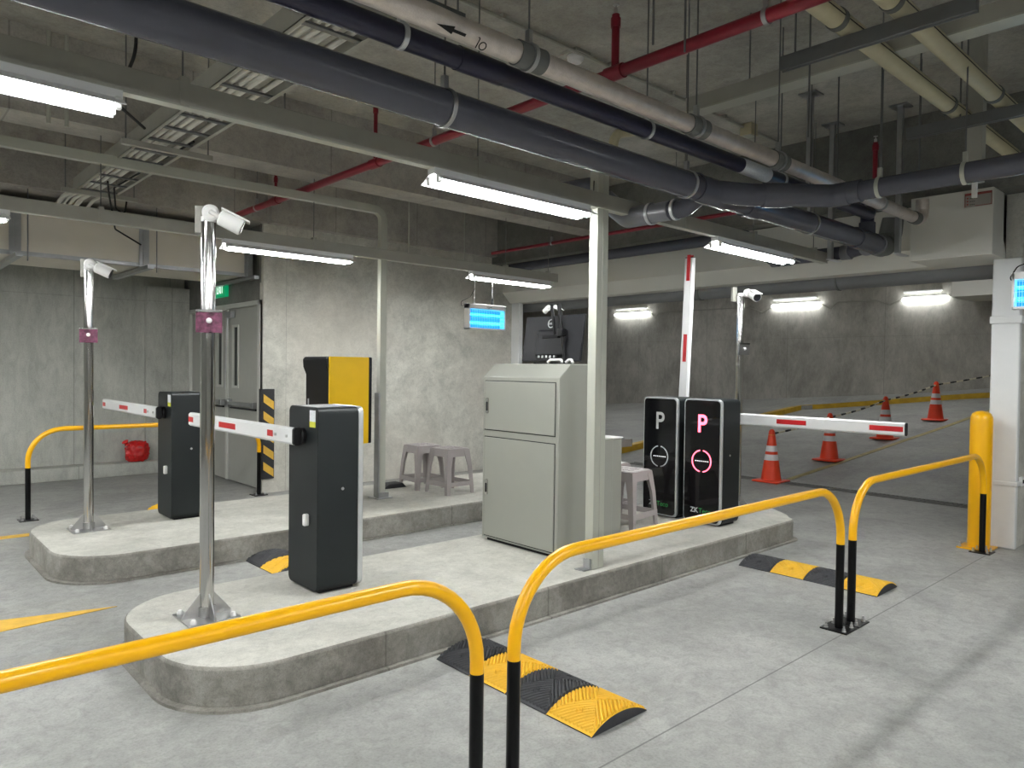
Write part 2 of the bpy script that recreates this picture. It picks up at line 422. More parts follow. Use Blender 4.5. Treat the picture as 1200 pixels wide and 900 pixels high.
# ceiling slab small strip beams far
# left exit doors
d = MB()
d.box(3.63, 3.72, 8.47, 8.53, 0, 2.30).box(3.63, 3.72, 10.86, 10.93, 0, 2.30).box(3.63, 3.72, 8.47, 10.93, 2.24, 2.30)
fr = d.obj('door_1', 'frame', kind='structure', bevel=.006)
for i, (y0, y1) in enumerate(((8.53, 9.50), (9.56, 10.86))):
    b = MB(); wy0 = (y0 + .66) if i == 0 else 9.72; wy1 = wy0 + .15
    b.box(3.665, 3.71, y0 + .005, wy0, .02, 2.235).box(3.665, 3.71, wy1, y1 - .005, .02, 2.235)
    b.box(3.665, 3.71, wy0, wy1, .02, 1.25).box(3.665, 3.71, wy0, wy1, 2.0, 2.235)
    lf = b.obj('door_leaf', 'door', fr)
    MB().box(3.68, 3.69, wy0, wy1, 1.25, 2.0).obj('vision_pane', 'glassdark', lf)
    v = MB(); v.box(3.655, 3.667, wy0 - .03, wy0, 1.22, 2.03).box(3.655, 3.667, wy1, wy1 + .03, 1.22, 2.03).box(3.655, 3.667, wy0, wy1, 1.22, 1.25).box(3.655, 3.667, wy0, wy1, 2.0, 2.03)
    v.obj('pane_frame', 'frame', lf)
    pb = MB(); pb.box(3.60, 3.64, y0 + .06, y1 - .06, 1.0, 1.045); pb.box(3.60, 3.668, y0 + .05, y0 + .12, .985, 1.06).box(3.60, 3.668, y1 - .13, y1 - .04, .97, 1.075)
    pb.obj('panic_bar', 'steel', lf, bevel=.006)
    MB().box(3.645, 3.667, y0 + .08, y1 - .08, .955, .975).obj('bar_shadow_strip', 'dark_pl', lf)  # dark strip stands in for the shadow below the panic bar
MB().box(3.645, 3.70, 9.50, 9.56, .02, 2.235).obj('meeting_stile', 'frame', fr, bevel=.004)
cl = MB(); cl.box(3.60, 3.655, 9.28, 9.46, 2.12, 2.20); cl.tube([(3.62, 9.44, 2.14), (3.62, 9.5, 1.2)], .008, 8); cl.obj('door_closer', 'steel', fr)
# exit sign
ex = thing('exit_sign', 'lit green exit sign above the double door', 'sign', (3.60, 9.82, 2.36))
MB().box(3.585, 3.64, 9.445, 9.86, 2.40, 2.61).obj('sign_box', 'exitgreen', ex, bevel=.006)
t = MB(); t.text('EXIT', .165, (3.583, 9.60, 2.445), (0, -1, 0), (0, 0, 1), .001, xscale=.66, off=.002); t.obj('lettering', 'exitwhite', ex, smooth=0)
t = MB()   # running man pictogram
t.prism([(9.775, 2.550), (9.795, 2.550), (9.795, 2.570), (9.775, 2.570)], 'x', 3.582, 3.585); t.prism([(9.760, 2.490), (9.785, 2.480), (9.805, 2.540), (9.775, 2.545)], 'x', 3.582, 3.585)
t.prism([(9.785, 2.480), (9.770, 2.485), (9.740, 2.440), (9.755, 2.430)], 'x', 3.582, 3.585); t.prism([(9.785, 2.490), (9.770, 2.480), (9.805, 2.430), (9.820, 2.440)], 'x', 3.582, 3.585)
t.obj('pictogram', 'exitwhite', ex, smooth=0)
# chevron corner guard
ch = thing('corner_guard', 'black and yellow chevron guard strip on the wall corner beside the double door', 'corner guard', (3.66, 8.26, .17))
MB().box(3.585, 3.735, 8.262, 8.284, .17, 1.235).box(3.575, 3.597, 8.262, 8.34, .17, 1.235).obj('guard_body', 'black_rub', ch, bevel=.004)
b = MB()
for z0 in (.22, .42, .62, .82, 1.02):
    b.prism([(3.60, z0 + .06), (3.60, z0 + .155), (3.725, z0 + .065), (3.725, z0 - .03)], 'y', 8.258, 8.262)
b.obj('chevrons', 'yellow_flat', ch, smooth=0)

# ------------------------------------------------------------------ islands
def island(name, label, x0, x1, y0, y1, H=.19):
    b = MB(); r = .42
    poly = []
    for cx, cy, a0, rr in ((x1 - .22, y1 - .22, 0, .22), (x0 + r, y1 - r, 90, r), (x0 + r, y0 + r, 180, r), (x1 - .12, y0 + .12, 270, .12)):
        for k in range(11):
            a = R(a0 + 9 * k); poly.append((cx + rr * math.cos(a), cy + rr * math.sin(a)))
    t = thing(name, label, 'traffic island', ((x0 + x1) / 2, (y0 + y1) / 2, 0))
    cx_, cy_ = (x0 + x1) / 2, (y0 + y1) / 2
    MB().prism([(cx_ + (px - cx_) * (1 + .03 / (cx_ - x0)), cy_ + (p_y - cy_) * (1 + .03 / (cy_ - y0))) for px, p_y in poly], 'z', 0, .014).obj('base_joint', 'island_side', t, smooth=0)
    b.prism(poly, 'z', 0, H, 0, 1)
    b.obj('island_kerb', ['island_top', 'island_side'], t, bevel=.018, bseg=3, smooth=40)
    return t
island('traffic_island', 'front raised concrete island carrying the grey cabinet and the P kiosks', 1.03, 6.32, 3.06, 4.40)
# its far end bulges out behind the right kiosk
island('traffic_island', 'rear raised concrete island carrying the left barrier and two stools', 1.03, 6.4, 5.50, 7.05)
b = MB(); b.prism([(6.25, 3.10), (6.42, 3.22), (6.62, 3.5), (6.62, 4.1), (6.4, 4.35), (6.2, 4.39)], 'z', 0, .189, 0, 1)
e = b.obj('island_end', ['island_top', 'island_side'], bpy.data.objects['traffic_island'], bevel=.0)

# ------------------------------------------------------------------ barrier gates
def gate(label, loc, rz, led, arm_angle, L, reds, group=None):
    g = thing('barrier_gate', label, 'barrier gate', loc, rz, group, local=True)
    W, D, H = .185, .15, 1.08
    body = MB(); body.prism(rrect(-W, W, .012, H, .04), 'x', -D, D - .035); bo = body.obj('cabinet', 'gate', g, bevel=.006)
    MB().box(-D + .03, D - .05, -W + .03, W - .03, 0, .02).obj('plinth', 'black_pl', g)
    f = MB(); f.prism(rrect(-W, W, .012, H, .04), 'x', D - .035, D); f.obj('bezel', 'silver', g, bevel=.008)
    p = MB(); p.prism(rrect(-W + .014, W - .014, .026, H - .014, .032), 'x', D, D + .004); pa = p.obj('front_panel', 'panel', g)
    X = D + .0045
    t = MB(); t.text('P', .215, (X, 0, .795), (0, 1, 0), (0, 0, 1), .0008, xscale=.9, off=.0035); t.obj('letter', led, pa, smooth=0)
    ring = MB()
    for a0 in (-80, 100):
        pts = [(X,   .092 * math.cos(R(a0 + k * 8)), .545 + .092 * math.sin(R(a0 + k * 8))) for k in range(21)]
        ring.tube(pts, .0055, 6)
    ring.obj('light_ring', led, pa)
    dm = MB()
    for k in range(7): dm.box(X - .001, X + .001, -.062 + k * .02, -.054 + k * .02, .541, .549)
    dm.obj('dot_row', 'ledwhite', pa, smooth=0)
    t = MB(); t.text('ZK', .060, (X, -.105, .098), (0, 1, 0), (0, 0, 1), .0006, align='LEFT', off=.001); t.text('Teco', .060, (X, -.022, .098), (0, 1, 0), (0, 0, 1), .0006, m=1, align='LEFT'); t.obj('lettering', ['ledgrey', 'greentxt'], pa, smooth=0)
    # rear: arm hub, knob, sticker, screw, vent
    h = MB(); h.lathe([(.05, 0), (.05, .02), (.042, .03)], (-D, 0, .905), 24, 0, (-1, 0, 0)); h.obj('hub', 'black_pl', g)
    kn = MB(); kn.prism(rrect(-.088, -.052, .385, .455, .012, 4), 'x', -D - .028, -D); kn.obj('release_knob', 'white_pl', g, bevel=.005)
    st = MB(); st.box(-D - .001, -D + .001, .075 - .0, .145, .995, 1.055, 0).box(-D - .001, -D + .001, .075, .145, .965, .995, 1)
    # sticker sits at the outer edge
    st2 = MB(); st2.box(-D - .0015, -D, -.155, -.085, .995, 1.06, 0).box(-D - .0015, -D, -.155, -.085, .962, .995, 1); st2.obj('sticker', ['sticker_w', 'sticker_y'], g, smooth=0)
    for ly, sg in ((W, 1), (-W, -1)): MB().lathe([(.009, 0), (.009, .004)], (.01, ly, .60), 12, 0, (0, sg, 0)).obj('lock', 'bolt', g)
    # arm
    rot = Matrix.Rotation(R(arm_angle), 3, 'X'); piv = Vector((-D - .055, 0, .905))
    a = MB(); hw, hh = .022, .05; c = .012
    sec = [(-hw, -hh + c), (-hw + c, -hh), (hw - c, -hh), (hw, -hh + c), (hw, hh - c), (hw - c, hh), (-hw + c, hh), (-hw, hh - c)]
    def place(b0, s0, s1, sec, m=0):
        n = len(sec); vs = [piv + rot @ Vector((x, s0, z)) for x, z in sec] + [piv + rot @ Vector((x, s1, z)) for x, z in sec]
        fs = [list(range(n))[::-1], list(range(n, 2 * n))] + [[i, (i + 1) % n, n + (i + 1) % n, n + i] for i in range(n)]
        b0.add(vs, fs, m)
    place(a, -.02, L, sec)
    ar = a.obj('arm', 'armwhite', g, smooth=30)
    for (s0, s1) in reds:
        for sg in (-1, 1):
            q = MB(); place(q, s0, s1, [(sg * (hw + .001), -.019), (sg * hw, -.019), (sg * hw, .019), (sg * (hw + .001), .019)]); q.obj('red_reflector', 'red', ar, smooth=0)
    q = MB(); place(q, L, L + .008, [(x * .96, z * .96) for x, z in sec]); q.obj('end_cap', 'dark_pl', ar)
    q = MB(); place(q, -.045, -.018, [(x * 1.08, z * 1.06) for x, z in sec]); q.obj('arm_clamp', 'black_pl', ar, bevel=.004)
    for s0 in (.05, .20):
        q = MB(); pc = piv + rot @ Vector((-hw, s0, 0)); q.lathe([(.011, 0), (.011, .006), (.006, .009)], pc, 10, 0, (-1, 0, 0)); q.obj('arm_bolt', 'bolt', ar)
    return g
RL = [(.24, .32), (.82, 1.11), (1.62, 1.72)]
RR = [(.50, .755), (1.25, 1.49)]
gate('charcoal barrier gate cabinet with lowered arm at the near end of the front island', (2.125, 3.98, .19), 0, 'ledgrey', 0, 1.72, RL)
gate('charcoal barrier gate cabinet with lowered arm on the rear island', (2.15, 6.60, .19), 0, 'ledgrey', 0, 1.74, RL)
gate('black kiosk barrier with unlit grey P and raised arm on the front island', (5.56, 3.925, .19), PI, 'ledgrey', 88, 1.46, RR)
gate('black kiosk barrier with red lit P and arm lowered across the right lane', (5.56, 3.485, .19), PI, 'ledred', 0, 1.50, RR)

# ------------------------------------------------------------------ chrome camera poles
def cam_pole(label, x, y, top=2.24, plate_y=-.045, purple='purple'):
    z0 = .19
    p = thing('camera_pole', label, 'pole', (x, y, z0), 0)
    MB().tube([(x, y, z0 + .01), (x, y, top)], .036, 28).obj('pole_tube', 'chrome', p)
    MB().box(x - .13, x + .13, y - .13, y + .13, z0, z0 + .008).obj('base_plate', 'fin', p)
    MB().lathe([(.042, 0), (.042, .05)], (x, y, z0 + .008), 28).obj('base_collar', 'fin', p)
    for dx, dy in ((1, 0), (-1, 0), (0, 1), (0, -1)):
        b = MB()
        if dx: b.prism([(x + dx * .034, z0 + .008), (x + dx * .125, z0 + .008), (x + dx * .125, z0 + .02), (x + dx * .034, z0 + .13)], 'y', y - .003, y + .003)
        else: b.prism([(y + dy * .034, z0 + .008), (y + dy * .125, z0 + .008), (y + dy * .125, z0 + .02), (y + dy * .034, z0 + .13)], 'x', x - .003, x + .003)
        b.obj('gusset', 'fin', p)
    for sx in (-1, 1):
        for sy in (-1, 1):
            MB().lathe([(.016, 0), (.016, .012), (.01, .022), (0, .026)], (x + sx * .1, y + sy * .1, z0 + .008), 12).obj('anchor_bolt', 'white_pl', p)
    # sensor plate wrapped in film
    vr = Matrix.Rotation(R(-20), 3, 'Z'); c = Vector((x - .014, y - .055, 1.725))
    pl = MB(); pl.obox(c, (.125, .006, .11), vr).obj('mounting_plate', purple, p)
    MB().obox(c + Vector((0, .002, .055)), (.125, .022, .012), vr).obj('plate_fold', 'chrome', pl_parent(p, pl))
    MB().lathe([(.014, 0), (.014, .012), (.008, .016)], c + vr @ Vector((-.0, -.003, .006)), 16, 0, vr @ Vector((0, -1, 0))).obj('plate_knob', 'white_pl', p)
    MB().obox((x - .02, y + .06, top + .02), (.05, .03, .14), vr).obj('top_bracket', 'chan', p, bevel=.003)
    MB().lathe([(.03, 0), (.036, .01), (.036, .03), (.02, .035)], (x, y, top - .002), 20).obj('pole_cap', 'white_pl', p)
    return p
def pl_parent(p, mb): return p
def camera_unit(label, x, y, z, d, group=None, s=1.0, lensdark=True):
    d = Vector(d).normalized(); side = Vector((-.35, -.93, 0)).normalized()
    c = Vector((x, y, z)); t = thing('security_camera', label, 'security camera', (x, y, z - .03), 0, group)
    MB().lathe([(.036 * s, -.02 * s), (.042 * s, -.012 * s), (.042 * s, .012 * s), (.03 * s, .022 * s)], c, 24, 0, side).obj('junction_box', 'white_pl', t)
    a0 = c + side * .02 * s; a1 = c + d * .055 * s + side * .03 * s
    MB().tube([a0, a0 + side * .02 * s, a1], .012 * s, 12).obj('swivel_arm', 'white_pl', t)
    b = MB(); b.lathe([(.028 * s, 0), (.042 * s, .010 * s), (.043 * s, .05 * s), (.043 * s, .118 * s), (.038 * s, .120 * s)], a1 - d * .01, 20, 0, d)
    bd = b.obj('camera_body', 'white_pl', t)
    MB().lathe([(.037 * s, 0), (.036 * s, .004 * s)], a1 - d * .01 + d * .1205 * s, 20, 0, d).obj('lens', 'black_pl', t)
    up = Vector((0, 0, 1)); up = (up - d * up.dot(d)).normalized()
    q = MB(); sd = d.cross(up)
    rot = Matrix((d, sd, up)).transposed()
    q.obox(a1 + d * .06 * s + up * .040 * s, (.15 * s, .07 * s, .010 * s), rot); q.obj('sun_shade', 'white_pl', t, bevel=.004)
    return t
cam_pole('polished steel camera pole near the left end of the front island', 1.375, 3.845)
cam_pole('polished steel camera pole near the left end of the rear island', 1.40, 6.49)
cam_pole('polished steel camera pole behind the red lit P kiosk', 6.40, 3.72, purple='fin')
camera_unit('white bullet camera on the front left steel pole', 1.375, 3.815, 2.285, (.85, -.35, -.42))
camera_unit('white bullet camera on the rear left steel pole', 1.40, 6.46, 2.285, (.85, -.35, -.42))
camera_unit('white box camera on the steel pole behind the kiosks', 6.42, 3.66, 2.27, (-.5, -.75, -.35))

# ------------------------------------------------------------------ guard rails, bollard
def rail(label, xa, xb, y, H=.835, r=.0235, trans=.50, bend=.30):
    t = thing('guard_rail', label, 'guard rail', ((xa + xb) / 2, y, 0))
    pts = fillet([(xa, y, trans), (xa, y, H), (xb, y, H), (xb, y, trans)], bend, 12)
    MB().tube(pts, r, 24).obj('rail_tube', 'yellow', t)
    for x in (xa, xb):
        lp = MB().tube([(x, y, .008), (x, y, trans)], r * 1.01, 24).obj('post_foot', 'black_paint', t)
        MB().box(x - .078, x + .078, y - .078, y + .078, 0, .008).obj('base_plate', 'black_paint', t)
        for sx in (-1, 1):
            for sy in (-1, 1):
                cx, cy = x + sx * .052, y + sy * .052
                MB().lathe([(.013, 0), (.013, .003), (.010, .004), (.010, .016), (.006, .017), (.006, .032)], (cx, cy, .008), 8).obj('anchor_bolt', 'bolt', t)
    return t
rail('nearest yellow guard rail with black feet, running off the left edge', -1.08, 1.524, 1.82)
rail('long yellow guard rail with black feet between the two speed bumps', 1.69, 4.297, 1.82)
rail('yellow guard rail with black feet ending at the yellow bollard', 4.465, 7.10, 1.82)
rail('yellow guard rail with black feet in front of the left back wall', 1.26, 3.53, 8.22, .865)
t = thing('bollard', 'thick yellow steel bollard in front of the white pilaster', 'bollard', (7.25, 1.885, 0))
b = MB(); b.lathe([(.086, .012), (.086, 1.12), (.083, 1.145), (.07, 1.172), (.045, 1.19), (.0, 1.197)], (7.25, 1.885, 0), 32); b.obj('bollard_tube', 'yellow', t)
MB().box(7.12, 7.385, 1.845 - .13 + .06, 2.02, 0, .012).obj('base_plate', 'yellow', t)
for sx, sy in ((-1, -1), (-1, 1), (1, 1)): MB().lathe([(.015, 0), (.015, .004), (.011, .005), (.011, .02), (.006, .021), (.006, .04)], (7.25 + sx * .105, 1.90 + sy * .1, .012), 8).obj('anchor_bolt', 'bolt', t)

# ------------------------------------------------------------------ speed bumps
def bump_seg(x0, x1, ya, yb, H=.05, nx=56, nyy=40):
    """one rubber block: arched across x, chevron ribs, bolt recesses"""
    b = MB(); vs = []
    for i in range(nx + 1):
        u = i / nx; x = x0 + (x1 - x0) * u
        base = H * (1 - abs(2 * u - 1) ** 2.2) + .006
        for j in range(nyy + 1):
            v = j / nyy; y = ya + (yb - ya) * v
            rib = 0
            if .03 < u < .97 and .02 < v < .98:
                uu, vv = (u - .5) * .36, (v - .5) * .26
                ph = ((uu + vv) * 44 if abs(uu) * .75 > abs(vv) else (uu - vv) * 44) % 1.0
                rib = .007 if ph > .40 else 0
            d = min(math.hypot((u - .2) * 1.4, v - .5), math.hypot((u - .8) * 1.4, v - .5))
            hole = .012 if d < .055 else 0
            edge = .003 if (v < .015 or v > .985) else 0
            vs.append((x, y, max(.003, base + rib - hole - edge)))
    fs = []; n = nyy + 1
    for i in range(nx):
        for j in range(nyy): fs.append((i * n + j, (i + 1) * n + j, (i + 1) * n + j + 1, i * n + j + 1))
    b.add(vs, fs)
    # skirts
    o = len(vs); sk = []
    ringi = [i * n for i in range(nx + 1)] + [nx * n + j for j in range(1, nyy + 1)] + [i * n + nyy for i in range(nx - 1, -1, -1)] + [j for j in range(nyy - 1, 0, -1)]
    low = [(vs[i][0], vs[i][1], .001) for i in ringi]
    b.v += [Vector(p) for p in low]; m = len(ringi)
    for q in range(m): b.f.append([ringi[q], ringi[(q + 1) % m], o + (q + 1) % m, o + q]); b.m.append(1)
    return b
def speed_bump(label, x0, x1, y1, y0, n, first_black=True):
    t = thing('speed_bump', label, 'speed bump', ((x0 + x1) / 2, (y0 + y1) / 2, 0)); L = (y1 - y0) / n
    for k in range(n):
        blk = (k % 2 == 0) == first_black; ya = y1 - (k + 1) * L
        o = bump_seg(x0, x1, ya + .001, ya + L - .001, nx=110 if x0 < 2.24 else 56, nyy=80 if x0 < 2.24 else 40).obj('rubber_block', ['black_rub' if blk else 'yellow_rub', 'black_rub'], t, smooth=28)
        lab(o, ('black' if blk else 'yellow') + ' ribbed rubber block')
    return t
speed_bump('black and yellow rubber speed bump closest to the viewer, in the right lane', 2.23, 2.60, 2.99, 1.93, 4)
speed_bump('black and yellow rubber speed bump further up the right lane', 5.10, 5.46, 2.94, 1.91, 4)
speed_bump('black and yellow rubber speed bump between the two islands', 2.25, 2.62, 5.48, 4.42, 4)
speed_bump('rubber speed bump behind the rear island, only its yellow end showing', 2.27, 2.62, 8.05, 7.07, 4, False)

# ------------------------------------------------------------------ cones and chain
def make_cone(loc, label):
    t = thing('traffic_cone', label, 'traffic cone', loc, 0, local=True)
    MB().box(-.19, .19, -.19, .19, 0, .03).obj('cone_base', 'cone', t, bevel=.015)
    b = MB(); z = [.03, .05, .30, .38, .42, .50, .70, .72]; r0 = lambda q: .135 - (q - .03) / .69 * .10
    b.lathe([(.15, .028)] + [(r0(q), q) for q in z[:-1]] + [(.018, .725)], (0, 0, 0), 28, mlist=[0, 0, 0, 1, 0, 1, 0, 0])
    b.obj('cone_body', ['cone', 'conewhite'], t)
    MB().lathe([(.046, 0), (.046, .015)], (0, 0, .635), 20).obj('chain_collar', 'yellow_flat', t)
    return t
cp = [(9.4, 4.95), (11.05, 4.88), (13.0, 4.80), (14.9, 4.62)]
cl = ['orange traffic cone nearest the kiosks, with two white bands', 'orange traffic cone standing partly behind the lowered right barrier arm, second from the kiosks',
      'orange traffic cone behind the very tip of the lowered right arm', 'orange traffic cone farthest up the ramp, near the white pilaster']
c0 = None
for (x, y), l in zip(cp, cl):
    loc = (x, y, surf(x, y))
    if c0 is None: c0 = make_cone(loc, l)
    else: dup(c0, l, loc=loc)
def chain(pts3, name, label):
    b = MB()
    for a, c in zip(pts3[:-1], pts3[1:]):
        a, c = Vector(a), Vector(c); n = int((c - a).length / .055); prev = None
        for i in range(n):
            q0, q1 = i / n, (i + .95) / n
            f = lambda q: a.lerp(c, q) - Vector((0, 0, .025 * math.sin(PI * q)))
            b.tube([f(q0), f(q1)], .016 if i % 2 else .012, 6, m=(i // 3) % 2)
    return tag(b.obj(name, ['cableblack', 'black_white'], smooth=40), label, 'chain')
tops = [(x, y, surf(x, y) + .66) for x, y in cp]
tops.append((17.3, 3.6, surf(17.3, 3.6) + .62))
chain(tops, 'plastic_chain', 'black and cream plastic chain strung over the orange cones')

# ------------------------------------------------------------------ grey cabinet + monitor
t = thing('equipment_cabinet', 'tall pale grey metal cabinet with sloped top in the middle of the front island', 'cabinet', (3.86, 3.86, .19))
Y0, Y1 = 3.455, 4.26
b = MB(); b.prism([(3.60, .215), (3.60, 1.445), (3.715, 1.545), (3.99, 1.545), (3.99, 1.0), (4.185, 1.0), (4.185, .215)], 'y', Y0, Y1)
b.obj('cabinet_body', 'cab', t, bevel=.005)
MB().box(3.63, 4.15, Y0 + .03, Y1 - .03, .19, .22).obj('plinth', 'black_pl', t)
for nm, z0, z1, hz in (('door', 1.045, 1.41, 1.225), ('door', .235, .985, .605)):
    d = MB().box(3.592, 3.602, Y0 + .035, Y1 - .03, z0, z1).obj('cabinet_door', 'cab', t, bevel=.003)
    g = MB(); 
    for q in ((Y0 + .028, Y0 + .034, z0 - .006, z1 + .006), (Y1 - .029, Y1 - .023, z0 - .006, z1 + .006)): g.box(3.5985, 3.6005, *q)
    for q in ((z0 - .007, z0 - .001), (z1 + .001, z1 + .007)): g.box(3.5985, 3.6005, Y0 + .03, Y1 - .025, *q)
    g.obj('door_gap', 'dark_pl', t, smooth=0)
    h = MB(); h.prism(rrect(4.185, 4.212, hz - .06, hz + .06, .012, 4), 'x', 3.583, 3.593); hh = h.obj('door_handle', 'chrome', d)
    MB().prism(rrect(4.191, 4.206, hz - .04, hz + .03, .006, 3), 'x', 3.580, 3.584).obj('handle_lever', 'dark_pl', d)
t = thing('steel_housing', 'low pale grey steel box behind the tall cabinet and the stools', 'cabinet', (4.32, 3.95, .19))
MB().box(4.195, 4.47, 3.60, 4.22, .19, .975).obj('housing_body', 'cab', t, bevel=.006)
MB().box(4.19, 4.475, 3.595, 4.225, .975, .985).obj('housing_top_highlight', 'white_pl', t)  # white cap puts the bright highlight into the top's colour
tr = MB(); tr.box(4.475, 4.62, 3.62, 3.80, .90, .912).box(4.47, 4.62, 3.62, 3.63, .912, .96).box(4.61, 4.62, 3.62, 3.80, .912, .96).box(4.47, 4.62, 3.70, 3.71, .93, .94)
tr.obj('wire_tray', 'steel', t)

mo = thing('monitor', 'black computer monitor seen from behind on top of the grey cabinet', 'monitor', (3.85, 3.78, 1.545))
Rm = Matrix.Rotation(R(8), 3, 'Y')
b = MB(); b.obox((3.86, 3.775, 1.735), (.022, .60, .345), Rm); b.obj('screen_back', 'dark_pl', mo, bevel=.006)
MB().obox((3.845, 3.775, 1.70), (.04, .30, .2), Rm).obj('rear_housing', 'dark_pl', mo, bevel=.015)
MB().obox((3.835, 3.80, 1.61), (.03, .22, .09), Rm).obj('port_recess', 'black_pl', mo, bevel=.004)
pp = MB()
for k in range(5): pp.obox((3.818, 3.72 + k * .04, 1.605), (.006, .018, .025 + .006 * (k % 2)), Rm)
pp.obj('ports', 'steel', mo)
lg = MB(); cc = Vector((3.838, 3.775, 1.845)); nx_ = Rm @ Vector((-1, 0, 0)); up_ = Rm @ Vector((0, 0, 1)); rt_ = Vector((0, -1, 0))
lg.tube([cc + rt_ * .030 * math.cos(a * PI / 12) + up_ * .030 * math.sin(a * PI / 12) for a in range(24)], .004, 6, closed=True)
lg.text('DELL', .022, cc - up_ * .008, rt_, up_, .0008)
lg.obj('logo', 'ledgrey', mo, smooth=0)
MB().box(3.78, 3.95, 3.70, 3.90, 1.545, 1.555).obj('stand_foot', 'black_pl', mo, bevel=.003)
wb = thing('camera_stand', 'black webcam stand leaning in front of the monitor on the grey cabinet', 'stand', (3.76, 3.66, 1.545))
MB().tube([(3.762, 3.553, 1.545), (3.757, 3.62, 1.975)], .015, 12).obj('stand_pole', 'black_pl', wb)
MB().obox((3.757, 3.588, 1.77), (.05, .05, .055)).obj('clamp', 'black_pl', wb, bevel=.006)
MB().obox((3.752, 3.69, 1.742), (.03, .16, .024)).obj('side_arm', 'black_pl', wb, bevel=.004)
MB().box(3.725, 3.80, 3.52, 3.60, 1.5455, 1.552).obj('stand_foot', 'black_pl', wb)
MB().tube([(3.757, 3.66, 1.76), (3.757, 3.69, 1.975)], .011, 10).obj('rear_pole', 'black_pl', wb)
camera_unit('tiny white camera on the left of the webcam stand', 3.757, 3.725, 1.955, (.2, .9, -.45), s=.42)
camera_unit('tiny white camera on the right of the webcam stand', 3.757, 3.655, 1.955, (.3, -.6, -.5), s=.34)
for i, (ya, yb) in enumerate(((3.72, 3.57), (3.54, 3.47))):
    b = MB(); b.tube(fillet([(3.75, ya, 1.555), (3.76, ya - .02, 1.575), (3.76, yb + .02, 1.575), (3.75, yb, 1.553)], .02, 5), .010, 10)
    tag(b.obj('white_cable', 'white_pl'), ['white cable loop left of the webcam stand foot', 'white cable loop right of the webcam stand foot'][i], 'cable')

# ------------------------------------------------------------------ posts
t = thing('channel_post', 'pale square steel post in front of the grey cabinet, reaching the ceiling pipes', 'post', (3.655, 3.165, .19))
MB().box(3.60, 3.71, 3.13, 3.20, .192, 3.0).obj('post_body', 'post', t, bevel=.003)
MB().box(3.655, 3.658, 3.128, 3.131, .2, 3.0).obj('lid_seam', 'chan', t)
MB().box(3.52, 3.60, 3.14, 3.22, .19, .197).box(3.585, 3.60, 3.14, 3.20, .197, .26).obj('floor_bracket', 'steel', t, bevel=.002)
MB().tube([(3.598, 3.165, 2.74), (3.59, 3.16, 2.66), (3.598, 3.158, 2.60)], .004, 6).obj('wire_end', 'cableblack', t)
t = thing('channel_post', 'pale slim channel post with curved top on the rear island', 'post', (3.955, 6.28, .19))
b = MB(); pts = fillet([(3.96, 6.28, .195), (3.96, 6.28, 3.075), (2.2, 6.28, 3.075), (-2.2, 6.28, 3.075)], [.10, .01], 8)
def sqtube(b, pts, w, d, m=0):
    pts = [Vector(p) for p in pts]; vs = []
    for i, p in enumerate(pts):
        tt = (pts[min(i + 1, len(pts) - 1)] - pts[max(i - 1, 0)]).normalized(); s = Vector((0, 1, 0)); n = tt.cross(s).normalized()
        for a, c in ((-1, -1), (1, -1), (1, 1), (-1, 1)): vs.append(p + n * a * w / 2 + s * c * d / 2)
    fs = []
    for i in range(len(pts) - 1):
        for k in range(4): fs.append((i * 4 + k, i * 4 + (k + 1) % 4, i * 4 + 4 + (k + 1) % 4, i * 4 + 4 + k))
    fs += [(3, 2, 1, 0), tuple(len(vs) - 4 + i for i in range(4))]
    b.add(vs, fs, m)
sqtube(b, pts, .075, .06); b.obj('channel_run', 'post', t, bevel=.002)
MB().box(3.905, 3.925, 6.24, 6.32, .2, 1.25).obj('guard_angle', 'steel', t, bevel=.002)
MB().box(3.87, 4.05, 6.19, 6.37, .19, .20).box(3.90, 4.02, 6.22, 6.25, .20, .25).obj('floor_bracket', 'steel', t)

# ------------------------------------------------------------------ cantilever ticket machine
t = thing('ticket_machine', 'tall yellow and black ticket machine behind the front left barrier, on the rear island', 'ticket machine', (3.44, 6.24, .19))
b = MB(); b.prism([(3.30, .80), (3.30, 1.595), (3.225, 1.60), (3.20, 1.575), (3.205, 1.50), (3.235, 1.43), (3.235, .80)], 'y', 6.0, 6.47); b.obj('black_front', 'black_pl', t, bevel=.01)
MB().prism(rrect(3.225, 3.635, .785, 1.60, .012, 4), 'y', 5.985, 6.0).obj('side_panel', 'machine_y', t)
MB().box(3.30, 3.63, 6.0, 6.47, .79, 1.598).obj('yellow_body', 'machine_y', t, bevel=.012)
MB().box(3.636, 3.672, 5.984, 6.475, .785, 1.60).obj('rear_edge', 'black_pl', t, bevel=.01)
MB().box(3.30, 3.60, 6.08, 6.40, .195, .80).obj('pedestal', 'black_pl', t, bevel=.006)
MB().box(3.225, 3.235, 6.40, 6.41, .95, 1.2).obj('handle_strip', 'silver', t)

